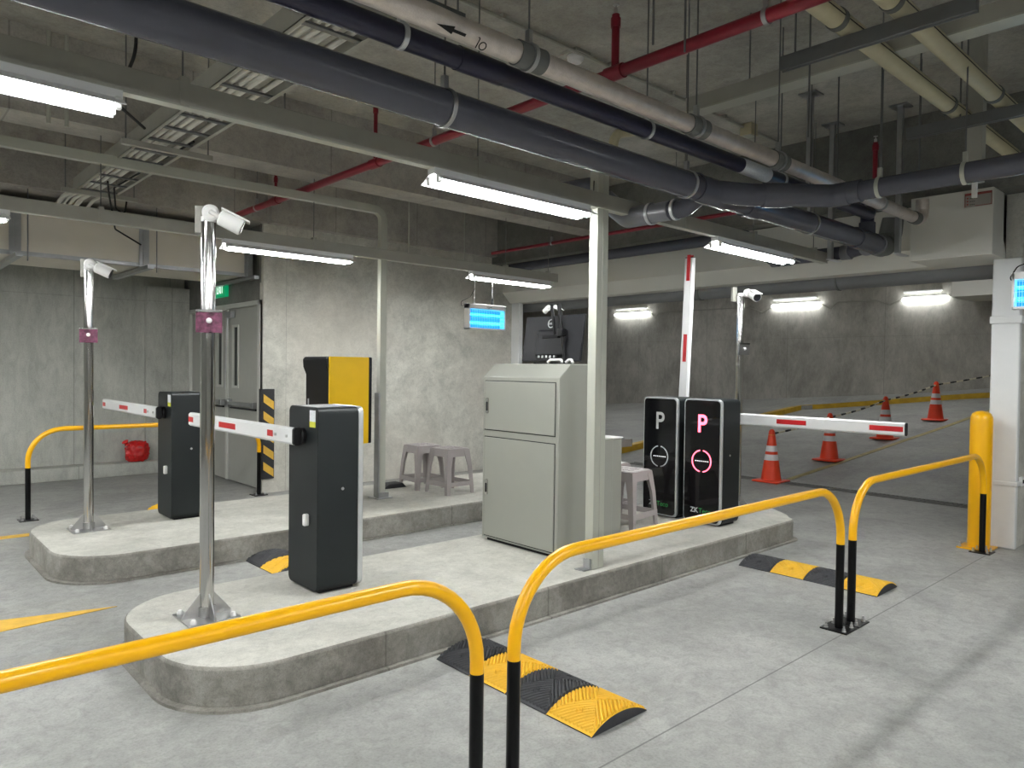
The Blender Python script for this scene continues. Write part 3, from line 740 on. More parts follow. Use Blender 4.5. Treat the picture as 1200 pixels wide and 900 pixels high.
# ------------------------------------------------------------------ stools
def stool(label, loc, rz, k_=1.0):
    t = thing('plastic_stool', label, 'stool', loc, rz, local=True)
    H, a, c = .475, .135 * k_, .185 * k_
    b = MB(); b.prism(rrect(-a - .012, a + .012, -a - .012, a + .012, .035, 5), 'z', H - .022, H - .004)
    b.prism(rrect(-a, a, -a, a, .03, 5), 'z', H - .004, H)
    s = b.obj('seat', 'stool', t, bevel=.004)
    w = MB()
    for i in range(5):
        y = -.09 + i * .045
        w.tube([(-.10 + q * .02, y + .010 * math.sin(q * 1.5 + i), H) for q in range(11)], .006, 6)
    w.obj('raised_swirls', 'stool', s)
    ap = MB()
    for k in range(4):
        rot = Matrix.Rotation(k * PI / 2, 3, 'Z'); f = 1.06
        vs = [rot @ Vector(v) for v in [(-a - .012, -a - .012, H - .01), (a + .012, -a - .012, H - .01), (a + .017, -a - .017, H - .085), (-a - .017, -a - .017, H - .085),
                                        (-a - .012, -a - .002, H - .01), (a + .012, -a - .002, H - .01), (a + .017, -a - .007, H - .085), (-a - .017, -a - .007, H - .085)]]
        ap.add(vs, [(0, 1, 2, 3), (7, 6, 5, 4), (0, 4, 5, 1), (3, 2, 6, 7), (0, 3, 7, 4), (1, 5, 6, 2)])
    ap.obj('apron', 'stool', s)
    for sx in (-1, 1):
        for sy in (-1, 1):
            b = MB(); vs = []
            for (z, o, wd) in ((H - .02, a + .014, .080), (.28, (a + c) / 2 + .008, .055), (0, c, .042)):
                L = [(o, o), (o - wd, o), (o - wd, o - .008), (o - .010, o - .010), (o - .008, o - wd), (o, o - wd)]
                vs += [(sx * u, sy * v, z) for u, v in L]
            fs = []
            for lv in range(2):
                for q in range(6): fs.append((lv * 6 + q, lv * 6 + (q + 1) % 6, lv * 6 + 6 + (q + 1) % 6, lv * 6 + 6 + q))
            fs += [(0, 1, 2, 3), (0, 3, 4, 5), (12, 13, 14, 15), (12, 15, 16, 17)]
            b.add(vs, fs); b.obj('leg', 'stool', t, smooth=0)
    for k in range(4):
        rot = Matrix.Rotation(k * PI / 2, 3, 'Z'); o = c - .007
        b = MB(); vs = [rot @ Vector(v) for v in [(-o, -o, .13), (o, -o, .13), (o, -o - .003, .085), (-o, -o - .003, .085), (-o, -o + .007, .13), (o, -o + .007, .13), (o, -o + .004, .085), (-o, -o + .004, .085)]]
        b.add(vs, [(0, 1, 2, 3), (7, 6, 5, 4), (0, 4, 5, 1), (3, 2, 6, 7), (0, 3, 7, 4), (1, 5, 6, 2)]); b.obj('stretcher', 'stool', t, smooth=0)
    return t
stool('grey plastic stool on the rear island, the right one of the pair by the wall', (4.715, 6.12, .19), R(2))
stool('grey plastic stool on the rear island, the left one of the pair by the wall', (4.67, 6.56, .19), R(-3))
stool('grey plastic stool on the front island, the nearer one beside the kiosks', (4.90, 3.90, .19), R(7), 1.1)
stool('grey plastic stool on the front island, tucked behind the nearer stool by the kiosks', (5.13, 4.30, .19), R(5))
b = MB(); b.prism([(4.25, 0), (4.33, .045), (4.5, .05), (4.55, .0)], 'y', 6.68, 6.84)
o = b.obj('rubber_wedge', 'black_rub', bevel=.006); o.location.z = .19; tag(o, 'small dark rubber wedge on the rear island left of the stools', 'wedge')

# ------------------------------------------------------------------ red bag
bm = bmesh.new(); bmesh.ops.create_icosphere(bm, subdivisions=5, radius=1)
import mathutils.noise as mn
for v in bm.verts:
    p = v.co.copy(); n1 = mn.noise(p * 1.9 + Vector((3, 1, 2))); n2 = mn.noise(p * 5.5 + Vector((7, 3, 1))); n3 = abs(mn.noise(p * 11))
    q = Vector((math.copysign(abs(p.x) ** .7, p.x), math.copysign(abs(p.y) ** .8, p.y), math.copysign(abs(p.z) ** .75, p.z)))
    q *= 1 + .14 * n1 + .10 * n2 - .06 * n3
    v.co = Vector((q.x * .145, q.y * .11, max(q.z, -.93) * .15))
me = bpy.data.meshes.new('garbage_bag'); bm.to_mesh(me); bm.free(); me.materials.append(M['bag'])
me.polygons.foreach_set('use_smooth', [True] * len(me.polygons))
bg = thing('garbage_bag', 'red plastic bag lying on the left wall kerb behind the rail', 'bag', (2.93, 10.84, .17))
o = bpy.data.objects.new('bag_body', me); COL.objects.link(o); o.parent = bg; o.location = (0, 0, .1405)
kn = MB(); kn.lathe([(.012, 0), (.035, .02), (.02, .035), (.045, .07)], (2.80, 10.80, .40), 10, 0, (-.4, -.2, .6)); kn.obj('bag_knot', 'bag', bg)

# ------------------------------------------------------------------ insect lamps
def insect(label, loc, rz):
    t = thing('insect_lamp', label, 'insect lamp', loc, rz, local=True)  # faces -y, origin at lower centre
    w, h, d = .27, .28, .045
    b = MB(); b.box(-w, -w + .02, -d, d, 0, h).box(w - .02, w, -d, d, 0, h).box(-w, w, -d, d, 0, .02).box(-w, w, -d, d, h - .055, h)
    b.obj('lamp_frame', 'white_pl', t, bevel=.004)
    MB().box(-w + .02, w - .02, .03, .036, .02, h - .055).obj('back_plate', 'uvback', t)
    for z in (.075, .165): MB().tube([(-w + .03, 0, z), (w - .03, 0, z)], .012, 12).obj('blue_tube', 'uv', t)
    g = MB()
    for k in range(26): x = -w + .03 + k * (2 * w - .06) / 25; g.tube([(x, -d + .008, .02), (x, -d + .008, h - .055)], .0012, 4)
    for k in range(5): z = .05 + k * .04; g.tube([(-w + .02, -d + .007, z), (w - .02, -d + .007, z)], .0015, 4)
    g.obj('guard_grille', 'white_pl', t)
    t2 = MB(); t2.box(-.02, .06, -d - .001, -d, h - .03, h - .025).box(.0, .03, -d - .001, -d, h - .042, h - .038); t2.obj('brand_marks', 'dark_pl', t, smooth=0)
    return t
i1 = insect('white insect killer lamp glowing blue, hung before the concrete wall above the stools', (5.27, 6.22, 1.94), 0)
b = MB(); b.tube([(-.16, 0, .28), (-.16, 0, .62)], .003, 6).tube([(.10, 0, .28), (.10, 0, .62)], .003, 6); b.obj('hanging_wire', 'bolt', i1)
b = MB(); b.tube([(.10, 0, .29), (.10, 0, .36)], [.016, .01], 10).tube(fillet([(-.23, .02, .285), (-.33, .02, .24), (-.33, .02, .30), (-.2, .02, .36), (-.16, 0, .45)], .03, 5), .004, 6); b.obj('plug_cable', 'cableblack', i1)
i2 = insect('white insect killer lamp glowing blue at the right edge beside the white pilaster', (6.6, 1.26, 2.01), -PI / 2)
b = MB(); b.tube([(-.15, 0, .28), (-.15, 0, 1.83)], .003, 6).tube([(.15, 0, .28), (.15, 0, 1.83)], .003, 6); b.obj('hanging_wire', 'bolt', i2)
b = MB(); b.tube(fillet([(-.27, .0, .22), (-.30, .0, .23), (-.25, .02, .33), (.0, .02, .42), (.1, .02, .8)], .04, 5), .005, 6); b.obj('plug_cable', 'cableblack', i2)

# ------------------------------------------------------------------ lighting channels and fixtures
def light_channel(label, y, x0, x1, hang, z0=2.585, h=.10, w=.05):
    t = thing('lighting_channel', label, 'cable channel', ((x0 + x1) / 2, y, z0))
    MB().box(x0, x1, y - w / 2, y + w / 2, z0, z0 + h).obj('channel_run', 'chan', t, bevel=.003)
    MB().box(x0, x1, y - w / 2 - .002, y + w / 2 + .002, z0 - .002, z0 + .006).obj('channel_lid', 'post', t)
    for x in hang:
        MB().tube([(x, y, z0 + h), (x, y, CZ)], .004, 6).obj('hanger_rod', 'uni', t)
        MB().box(x - .018, x + .018, y - w / 2 - .004, y + w / 2 + .004, z0, z0 + h + .02).obj('hanger_clip', 'chan', t)
    return t
light_channel('grey lighting channel carrying the near row of tube lights', 3.15, -7.0, 6.95, (-2, 1.02, 2.6, 4.6, 5.6, 6.7), 2.562)
light_channel('grey lighting channel carrying the far row of tube lights by the concrete wall', 6.26, -7.0, 6.45, (-2, 1.43, 3.2, 5.6, 6.3))
light_channel('grey lighting channel overhead behind the viewpoint', -.2, -7.0, 6.6, (-2, 2, 5))
light_channel('grey lighting channel over the lane furthest behind the viewpoint', -3.4, -7.0, 6.6, (-2, 2, 5))
def fixture(label, loc, group=None, L=1.24, tube='tube'):
    t = thing('tube_light', label, 'light fixture', loc, 0, group, local=True)  # hangs below z=0
    h = L / 2
    MB().prism([(-.03, 0), (.03, 0), (.03, -.035), (-.03, -.035)], 'x', -h, h).obj('batten', 'reflector', t, bevel=.002)
    prof = [(-.022, -.034), (-.098, -.076), (-.100, -.072), (-.024, -.030)]
    for sg in (1, -1):
        MB().prism([(sg * a, c) for a, c in prof], 'x', -h + .005, h - .005).obj('reflector_wing', 'reflector', t)
    for y in (-.042, .042):
        MB().tube([(-h + .045, y, -.072), (h - .045, y, -.072)], .0165, 14).obj('tube', tube, t)
        for s in (-1, 1):
            MB().prism([(y - .013, -.035), (y + .013, -.035), (y + .013, -.082), (y - .013, -.082)], 'x', s * (h - .022) - .012, s * (h - .022) + .012).obj('lamp_holder', 'white_pl', t, bevel=.004)
    return t
fz = 2.587
F = [(.17, 3.15, 'tube light on the near channel at the top left edge of the picture'),
     (2.90, 3.15, 'tube light on the near channel, left of the square post'),
     (5.63, 3.15, 'tube light on the near channel, right of the square post by the big pipes'),
     (.23, 6.26, 'tube light on the far channel, only its tip at the left edge'),
     (2.98, 6.26, 'tube light on the far channel, to the right of the front camera pole'),
     (5.70, 6.26, 'tube light on the far channel above the blue insect lamp')]
f0 = None
for x, y, l in F:
    zf = fz - .023 if y < 4 else fz
    if f0 is None: f0 = fixture(l, (x, y, zf))
    else: dup(f0, l, loc=(x, y, zf))
for y in (3.15, 6.26, -.2, -3.4):
    for x in (-5.2, -2.5) + ((.17, 2.9, 5.63) if y < 0 else ()):
        dup(f0, 'tube light outside the picture behind the viewpoint', group='tube lights outside the picture', loc=(x, y, fz - (.023 if y == 3.15 else 0)))
for x, y in ((-1.0, 8.0), (-2.3, 8.0), (-3.7, 8.0)):  # fixtures added out of view to brighten the left wall and duct
    dup(f0, 'added tube light outside the picture to the left of the rear lane', group='added tube lights left of the rear lane, outside the picture', loc=(x, y, fz))
light_channel('added grey lighting channel over the rear lane, outside the picture on the left', 8.0, -7.0, -.2, (-6, -2.2, -.25))  # unseen channel added to carry the extra left fixtures
for x, y in ((11.5, 9.0), (14.6, 5.2), (15.0, 12.5)):  # extra unseen fixtures added to brighten the far ramp wall
    dup(f0, 'added tube light on the ramp ceiling, unseen above the painted beam', group='added unseen tube lights on the ramp ceiling', loc=(x, y, CZ))

def wall_light(label, y0, y1, z=3.14, x=17.93):
    t = thing('wall_light', label, 'light fixture', (x, (y0 + y1) / 2, z - .02))
    MB().box(17.94, 18.0, y0 + .1, y1, z + .16, z + .20).obj('batten', 'reflector', t, bevel=.004)
    MB().tube([(x, y0, z), (x, y1, z)], .036, 14).obj('tube_cover', 'tube_far', t)
    MB().box(17.955, 18.0, y0 + .02, y1 - .02, z - .02, z + .06).obj('back_plate', 'white_pl', t)
    return t
wall_light('lit wall tube light on the far ramp wall, leftmost, beside the square post', 13.50, 14.80, 3.27)
wall_light('lit wall tube light on the far ramp wall, above the kiosks', 8.24, 9.50, 3.25)
wall_light('lit wall tube light on the far ramp wall nearest the white pilaster', 5.40, 6.30, 3.22)
b = MB(); b.tube(fillet([(17.97, 15.3, 3.28), (17.97, 14.95, 3.1), (17.97, 14.8, 3.27)], .05, 4), .012, 6)
b.tube([(17.98, 13.45, 3.27), (17.97, 13.3, 3.12), (17.97, 13.15, 3.27), (17.97, 12.9, 3.28), (17.97, 10.2, 3.27), (17.97, 9.8, 3.1), (17.97, 9.52, 3.25)], .014, 6)
b.tube([(17.97, 8.22, 3.24), (17.97, 8.0, 3.12), (17.97, 7.8, 3.26), (17.97, 6.9, 3.25), (17.97, 6.6, 3.12), (17.97, 6.32, 3.24)], .014, 6)
b.tube([(17.97, 5.38, 3.27), (17.97, 5.15, 3.17), (17.97, 4.3, 3.16)], .014, 6)
tag(b.obj('conduit', 'chan'), 'pale conduit linking the wall lights on the far ramp wall', 'conduit')

# ------------------------------------------------------------------ pipes
def clamp_ring(b, c, ax, r, w=.022, th=.006):
    b.lathe([(r + .001, -w / 2), (r + th, -w / 2), (r + th, w / 2), (r + .001, w / 2)], c, 28, 0, ax)
def hanger(parent, c, r, ax=(1, 0, 0), top=CZ, mat='steel'):
    c = Vector(c); b = MB(); clamp_ring(b, c, ax, r); b.box(c.x - .012, c.x + .012, c.y - .012, c.y + .012, c.z + r, c.z + r + .06)
    q = b.obj('pipe_clamp', mat, parent)
    MB().tube([(c.x, c.y, c.z + r + .05), (c.x, c.y, top)], .0045, 6).obj('hanger_rod', 'uni', q)
    return q
def coupling(parent, c, r, L, ax=(1, 0, 0), mat='pvc2'):
    b = MB(); b.lathe([(r + .001, -L / 2), (r + .009, -L / 2), (r + .009, L / 2), (r + .001, L / 2)], c, 28, 0, ax); return b.obj('coupling', mat, parent)
# main soil pipe
py, pz, pr = 2.585, 2.648, .080
t = thing('drain_pipe', 'thickest dark grey drain pipe running above the square post', 'pipe', (2, py, pz))
MB().tube([(-6, py, pz), (6.75, py, pz)], pr, 36).obj('pipe_run', 'pvc', t)
for x in (1.94, 3.79, 5.42): hanger(t, (x, py, pz), pr)
for x, L in ((4.05, .34), (4.55, .16), (6.42, .36)): coupling(t, (x, py, pz), pr, L, mat='pvc')
coupling(t, (6.73, py, pz), pr, .10, mat='pvc2')
ep = fillet([(6.72, py, pz), (6.97, py, pz), (6.97, py - .04, pz + .26)], .14, 12)
MB().tube(ep, [pr + (.016 if i % 4 < 2 else .008) for i in range(len(ep))], 28).obj('elbow', 'rubber', t)
MB().tube([(6.50, py, pz), (6.50, py, pz + .33)], .055, 20).obj('branch_stub', 'navy', t)
MB().tube([(6.50, py, pz + .05), (6.50, py, pz + .16)], .066, 20).obj('branch_collar', 'pvc', t)
MB().tube(fillet([(4.02, py, pz), (4.30, py - .14, pz), (4.70, py - .50, pz), (4.70, 1.98, pz)], .10, 6), .073, 24).obj('wye_branch', 'pvc', t)
MB().tube([(4.36, py - .19, pz), (4.48, py - .30, pz)], .080, 24).obj('branch_coupling', 'pvc', t)
# right cross pipe
t2 = thing('drain_pipe', 'dark grey drain pipe crossing the upper right, joined to the thickest pipe', 'pipe', (4.7, 0, pz))
MB().tube([(4.70, 2.03, pz + .005), (4.70, -5, pz + .005)], .060, 28).obj('pipe_run', 'pvc', t2)
coupling(t2, (4.70, 1.99, pz + .005), .062, .16, (0, 1, 0), 'pvc')
for y in (1.80, 1.335): hanger(t2, (4.70, y, pz + .005), .060, (0, 1, 0), mat='post')
# lower branch
t3 = thing('drain_pipe', 'short grey branch pipe with two bends under the thickest pipe, right of the square post', 'pipe', (3.95, 2.9, 2.55))
pts = fillet([(4.02, 2.62, 2.64), (4.0, 2.74, 2.56), (3.97, 3.18, 2.555), (3.86, 3.42, 2.80), (3.86, 4.2, 2.85)], .06, 6)
MB().tube(pts, .06, 22).obj('pipe_run', 'pvc', t3)
MB().tube([(3.992, 2.84, 2.56), (3.98, 3.02, 2.558)], .0605 + .004, 22).obj('coupling', 'pvc2', t3)
MB().tube(fillet([(3.985, 2.98, 2.557), (3.97, 3.18, 2.555), (3.905, 3.33, 2.70)], .06, 6), .069, 22).obj('elbow', 'pvc2', t3)
b = MB(); clamp_ring(b, (3.985, 2.99, 2.558), (0, 1, 0), .069); clamp_ring(b, (3.995, 2.80, 2.56), (0, 1, 0), .064); b.obj('pipe_clamp', 'silver', t3)
# navy pipe
t = thing('drain_pipe', 'slim navy pipe alongside the foil wrapped pipe', 'pipe', (1, 2.45, 2.81))
MB().tube(fillet([(-6, 2.45, 2.815), (6.2, 2.45, 2.815), (6.44, 2.53, 2.95), (6.50, 2.58, 2.99)], .08, 5), .047, 24).obj('pipe_run', 'navy', t)
for x in (1.62, 3.21, 4.70): hanger(t, (x, 2.45, 2.815), .047, mat='silver')
MB().tube([(1.9, 2.45, 2.815), (2.15, 2.45, 2.815)], .0505, 24).obj('coupling', 'navy', t)
b = MB(); b.lathe([(.0476, 0), (.0476, .34)], (4.17, 2.45, 2.815), 24, 0, (1, 0, 0)); b.obj('white_label', 'sticker_w', t)
# foil pipe
t = thing('insulated_pipe', 'pipe wrapped in wrinkled pale foil with dark collars', 'pipe', (1, 2.25, 2.84))
b = MB(); pts = []; rr = []
x = -5.0
while x < 6.62: pts.append((x, 2.25 + random.uniform(-.001, .001), 2.822)); rr.append(.046 + random.uniform(-.0012, .0012)); x += random.choice((.05, .09, .04))
pts.append((6.64, 2.25, 2.822)); rr.append(.046)
b.tube(pts, rr, 26); b.obj('foil_run', 'foil', t)
for x in (2.13, 3.38, 4.28):
    MB().tube([(x - .075, 2.25, 2.822), (x + .075, 2.25, 2.822)], .053, 26).obj('rubber_collar', 'rubber', t); hanger(t, (x, 2.25, 2.822), .054)
hanger(t, (5.9, 2.25, 2.822), .048)
MB().tube([(6.58, 2.25, 2.822), (6.68, 2.25, 2.822)], .052, 24).obj('end_collar', 'rubber', t)
b = MB(); ep = fillet([(6.66, 2.25, 2.822), (6.80, 2.25, 2.822), (6.80, 2.25, 3.0)], .10, 10); b.tube(ep, [.050 + .003 * (i % 2) for i in range(len(ep))], 24); b.obj('elbow', 'foil', t)
b = MB(); b.text('JO', .05, (1.845, 2.2085, 2.786), (1, 0, 0), (0, .75, -.66), .0004); b.prism([(1.62, 0), (1.70, .016), (1.70, .006), (1.76, .006), (1.76, -.006), (1.70, -.006), (1.70, -.016)], 'z', -.0004, .0004)
n_ = len(b.v)
for i in range(n_ - 14, n_):
    v = b.v[i]; b.v[i] = Vector((v.x, 2.2145, 2.786)) + Vector((0, .75, -.66)) * v.y + Vector((0, -.66, -.75)) * (v.z + .001)
b.obj('pipe_marking', 'cableblack', t, smooth=0)
# dark pipe before the painted beam
t = thing('drain_pipe', 'dark grey pipe running along the top of the painted beam, then dropping to the right', 'pipe', (7.03, 5, 2.96))
MB().tube(fillet([(7.03, 8.2, 2.955), (7.03, 4.05, 2.955), (7.03, 3.72, 2.66), (7.03, 2.95, 2.66), (6.88, 2.70, 2.675)], .08, 6), .063, 24).obj('pipe_run', 'pvc', t)
for y in (3.70, 3.58): coupling(t, (7.03, y, 2.66), .063, .07, (0, 1, 0))
coupling(t, (7.03, 2.98, 2.66), .063, .09, (0, 1, 0))
MB().tube([(6.93, 2.76, 2.665), (6.80, 2.62, 2.672)], .075, 20).obj('joint', 'pvc2', t)
# pipe under the beam
t = thing('drain_pipe', 'long grey pipe just under the painted beam at the ramp entrance', 'pipe', (7.83, 5, 2.5))
MB().tube([(7.85, 1.87, 2.50), (7.85, 9.0, 2.50)], .10, 28).obj('pipe_run', 'pvcg', t)
for y in (3.4, 5.1, 6.9): coupling(t, (7.85, y, 2.50), .10, .02, (0, 1, 0), 'rubber')
# red sprinkler pipes
def red(label, x, z, y0, y1, r, risers, hang):
    t = thing('sprinkler_pipe', label, 'pipe', (x, (y0 + y1) / 2, z))
    MB().tube([(x, y0, z), (x, y1, z)], r, 20).obj('pipe_run', 'redpipe', t)
    for y, rz_, rr2 in risers:
        q = MB().tube([(x, y, z), (x, y, rz_)], rr2, 16).obj('riser', 'redpipe', t)
        MB().tube([(x, y - .06, z), (x, y + .06, z)], r + .008, 16).obj('tee', 'redpipe', t)
        MB().lathe([(.012, 0), (.012, .03), (.004, .035), (.004, .05), (.018, .052), (.018, .055)], (x, y, rz_), 12).obj('sprinkler_head', 'bolt', q)
        MB().lathe([(rr2 + .006, 0), (rr2 + .006, .05)], (x, y, rz_ - .07), 16).obj('riser_collar', 'redpipe', q)
    for y in hang: hanger(t, (x, y, z), r, (0, 1, 0))
    return t
red('red sprinkler pipe crossing above the big grey pipes', 3.14, 3.15, -6, 8.1, .033, [(2.62, 3.47, .022), (5.1, 3.62, .016), (6.95, 3.40, .014)], (1.72, 4.3, 7.4))
red('red sprinkler pipe in the background behind the near channel', 6.55, 3.10, 2.4, 7.6, .022, [(2.55, 3.5, .02)], (4.6, 6.45))
# cream pipes on steel channels
for i, (y, l) in enumerate(((1.632, 'left one of the two cream pipes at the top right'), (1.372, 'right one of the two cream pipes at the top right'))):
    t = thing('cream_pipe', l, 'pipe', (3.5, y, 3.25))
    MB().tube([(-4, y, 3.285), (7.1, y, 3.285)], .050, 20).obj('pipe_run', 'creampipe', t)
    MB().box(-4, 7.1, y - .052, y - .048, 3.28, 3.2845).obj('seam', 'dark_pl', t)
    for x in (3.72, 5.40): MB().tube([(x - .06, y, 3.285), (x - .02, y, 3.285)], .056, 20).obj('insulation_cuff', 'rubber', t)
def unistrut(label, x, y0, y1, z, rods):
    t = thing('support_channel', label, 'steel channel', (x, (y0 + y1) / 2, z))
    b = MB(); b.box(x - .022, x + .022, y0, y1, z + .002, z + .072).box(x - .022, x - .012, y0, y1, z - .004, z + .004).box(x + .012, x + .022, y0, y1, z - .004, z + .004); b.obj('channel_body', 'uni', t, bevel=.002)
    for y in rods: MB().tube([(x, y, z), (x, y, CZ)], .0055, 6).obj('hanger_rod', 'uni', t)
    return t
unistrut('dark steel support channel under the cream pipes, nearer one', 3.78, 1.04, 1.98, 3.155, (1.10, 1.90))
unistrut('dark steel support channel under the cream pipes, farther one', 5.50, .85, 1.93, 3.155, (1.0, 1.6, 1.85))
t = thing('cable_trunking', 'long grey metal cable trunking across the upper right ceiling', 'trunking', (4.36, 0, 3.3))
MB().box(4.30, 4.42, -5, 2.95, 3.30, 3.40).obj('trunking_body', 'chan', t, bevel=.002)
MB().box(4.297, 4.423, -5, 2.95, 3.295, 3.305).obj('trunking_lid', 'post', t)
for y in (2.5, 1.2): MB().tube([(4.36, y, 3.40), (4.36, y, CZ)], .005, 6).obj('hanger_rod', 'uni', t)
t = thing('cable_trunking', 'wide grey vertical trunking dropping from the ceiling at the right', 'trunking', (5.74, 1.57, 2.8))
MB().box(5.70, 5.78, 1.52, 1.62, 2.83, CZ).obj('trunking_body', 'chan', t, bevel=.003)
MB().box(5.69, 5.715, 1.545, 1.575, 2.72, 2.88).obj('bracket_tab', 'white_pl', t)
# support posts with plates
for x, y, zb, l in ((5.98, 2.86, 3.05, 'left of three drop posts with ceiling plates near the pipe junction'), (6.86, 3.06, 2.585, 'middle drop post with ceiling plate, ending in a white bracket under the lower pipe'), (6.80, 2.52 - .10 + .02, 2.565, 'right drop post with ceiling plate beside the big pipe elbow')):
    t = thing('drop_post', l, 'steel post', (x, y, zb))
    MB().box(x - .022, x + .022, y - .022, y + .022, zb, CZ - .008).obj('post_body', 'steel', t, bevel=.002)
    MB().box(x - .075, x + .075, y - .075, y + .075, CZ - .01, CZ).obj('ceiling_plate', 'steel', t)
    if zb < 3: MB().box(x - .035, x + .20, y - .025, y + .025, zb - .008, zb + .0).obj('pipe_bracket', 'silver', t)
# loose ceiling rods
for i, (x, y, zb, l) in enumerate(((2.55, 1.92, 2.9, 'hanger rod left of the red riser'), (2.9, 2.0, 3.0, 'hanger rod just right of the red riser'), (4.2, 2.02, 2.9, 'hanger rod by the ceiling conduit, right of the red clamp'), (5.35, 2.35, 2.95, 'hanger rod between the foil pipe and the trunking'), (5.9, 1.98, 2.9, 'hanger rod in front of the right drop post'), (1.95, 4.2, 3.0, 'hanger rod behind the thickest pipe on the left'))):
    tag(MB().tube([(x, y, zb), (x, y, CZ)], .0055, 6).obj('hanger_rod', 'uni'), l, 'hanger rod')

# ------------------------------------------------------------------ ceiling conduit, detector, small elbow
t = thing('conduit', 'thin pale conduit fixed along the ceiling slab', 'conduit', (4, 3.63, 3.81))
MB().tube([(-4, 3.64, 3.822), (6.9, 3.64, 3.822)], .013, 10).obj('conduit_run', 'chan', t)
for x in (2.3, 3.2, 4.3, 5.1, 5.9): MB().box(x - .015, x + .015, 3.615, 3.665, 3.815, 3.848).obj('conduit_clip', 'chan', t)
t = thing('smoke_detector', 'round white smoke detector on the ceiling above the foil pipe', 'smoke detector', (3.98, 3.70, 3.78))
MB().box(3.90, 4.06, 3.62, 3.78, 3.825, CZ).obj('mounting_box', 'chan', t, bevel=.004)
MB().lathe([(.062, 0), (.066, -.012), (.062, -.03), (.045, -.05), (.02, -.055)], (3.98, 3.70, 3.828), 28).obj('detector_head', 'white_pl', t)
MB().lathe([(.05, 0), (.05, .006)], (3.98, 3.70, 3.788), 28).obj('detector_slots', 'rubber', t)
t = thing('conduit', 'short curved cream conduit between the two upper pipes', 'conduit', (4.1, 3.4, 3.1))
MB().tube(fillet([(3.93, 3.30, 2.95), (3.96, 3.30, 3.16), (4.16, 3.28, 3.22)], .12, 8), .035, 16).obj('conduit_bend', 'creampipe', t)
t = thing('ceiling_box', 'small pale junction box on the ceiling conduit near the drop posts', 'junction box', (6.3, 3.6, 3.78))
MB().box(6.24, 6.36, 3.55, 3.67, 3.74, CZ).obj('box_body', 'creampipe', t, bevel=.005); MB().box(6.25, 6.35, 3.56, 3.66, 3.735, 3.742).obj('box_lid', 'post', t)

# ------------------------------------------------------------------ cable tray
t = thing('cable_tray', 'ladder cable tray full of grey conduits running back to the left wall duct', 'cable tray', (1.73, 3, 3.1))
X0, X1, TY0, TY1 = 1.545, 1.885, -6, 7.75
MB().box(X0 - .004, X0, TY0, TY1, 3.10, 3.22).box(X0 - .004, X0 + .02, TY0, TY1, 3.10, 3.104).obj('side_rail', 'chan', t)
MB().box(X1, X1 + .004, TY0, TY1, 3.10, 3.22).box(X1 - .02, X1, TY0, TY1, 3.10, 3.104).obj('side_rail', 'chan', t)
y = TY0
k = 0
while y < TY1 and k < 90:
    if y > 1.5: MB().box(X0, X1, y, y + .035, 3.106, 3.118).obj('rung', 'uni', t)
    y += .34; k += 1
for i, x in enumerate((1.575, 1.622, 1.674, 1.728, 1.83)):
    e = 7.72 + .02 * (i % 3)
    pts = fillet([(x, TY0, 3.135), (x + .01 * math.sin(i), 3, 3.135), (x, e, 3.135), (x - .06, e + .30, 3.10), (x - .10, e + .42, 3.02)], .12, 5)
    o = MB().tube(pts, .015 if i % 3 else .021, 10).obj('grey_conduit', 'conduitpale', t)
MB().tube(fillet([(1.86, 5.5, 3.13), (1.80, 7.4, 3.12), (1.86, 7.6, 2.98), (1.95, 7.65, 2.92), (1.98, 7.68, 3.1)], .06, 5), .008, 8).obj('black_cable', 'cableblack', t)
MB().tube(fillet([(1.70, 7.2, 3.12), (1.78, 7.5, 3.08), (1.98, 8.1, 2.86), (2.3, 8.4, 2.78)], .08, 5), .008, 8).obj('black_cable', 'cableblack', t)
MB().tube(fillet([(1.24, 4.6, 3.8), (1.23, 4.6, 3.3), (1.22, 5.0, 3.12), (1.5, 5.4, 3.12)], .1, 5), .010, 8).obj('black_cable', 'cableblack', t)
for y, l in ((2.6, 0), (5.66, 0), (7.6, 0)):
    s = MB().box(1.42, 2.05, y - .02, y + .02, 3.055, 3.095).obj('tray_support', 'uni' if y < 5 else 'chan', t, bevel=.002)
    for x in (1.45, 2.02): MB().tube([(x, y, 3.06), (x, y, CZ)], .005, 6).obj('hanger_rod', 'uni', s)

# ------------------------------------------------------------------ left duct
t = thing('air_duct', 'large cream duct hung along the left back wall', 'duct', (-2, 9.1, 2.57))
MB().box(-8.5, 3.60, 8.60, 9.62, 2.585, 3.10).obj('duct_body', 'duct', t, bevel=.004)
MB().box(-8.5, 3.60, 8.592, 8.60, 2.572, 2.612).box(-8.5, 3.6, 8.60, 8.64, 2.572, 2.585).box(-8.5, 3.6, 8.594, 8.6, 3.07, 3.10).obj('duct_edge_angle', 'steel', t)
for x in (-3.6, -1.2, 1.21, 2.385, 3.545):
    b = MB(); b.box(x - .05, x + .05, 8.582, 8.592, 2.57, 3.12).box(x - .012, x + .012, 8.57, 8.582, 2.57, 3.12); b.box(x - .03, x + .03, 8.35, 9.75, 2.53, 2.57); q = b.obj('duct_strap', 'steel', t)
    MB().tube([(x + .08 if x > 0 else x, 8.42, 2.5), (x + .08 if x > 0 else x, 8.42, 3.2)], .006, 6).obj('hanger_rod', 'uni', q)
# vertical conduits on the beam face
for i, (x, l) in enumerate(((1.05, 'left one of two thin vertical conduits on the concrete beam face'), (1.16, 'right one of two thin vertical conduits on the concrete beam face'))):
    tag(MB().tube([(x, 6.038, 3.2), (x, 6.038, CZ)], .014, 8).obj('conduit', 'post'), l, 'conduit')
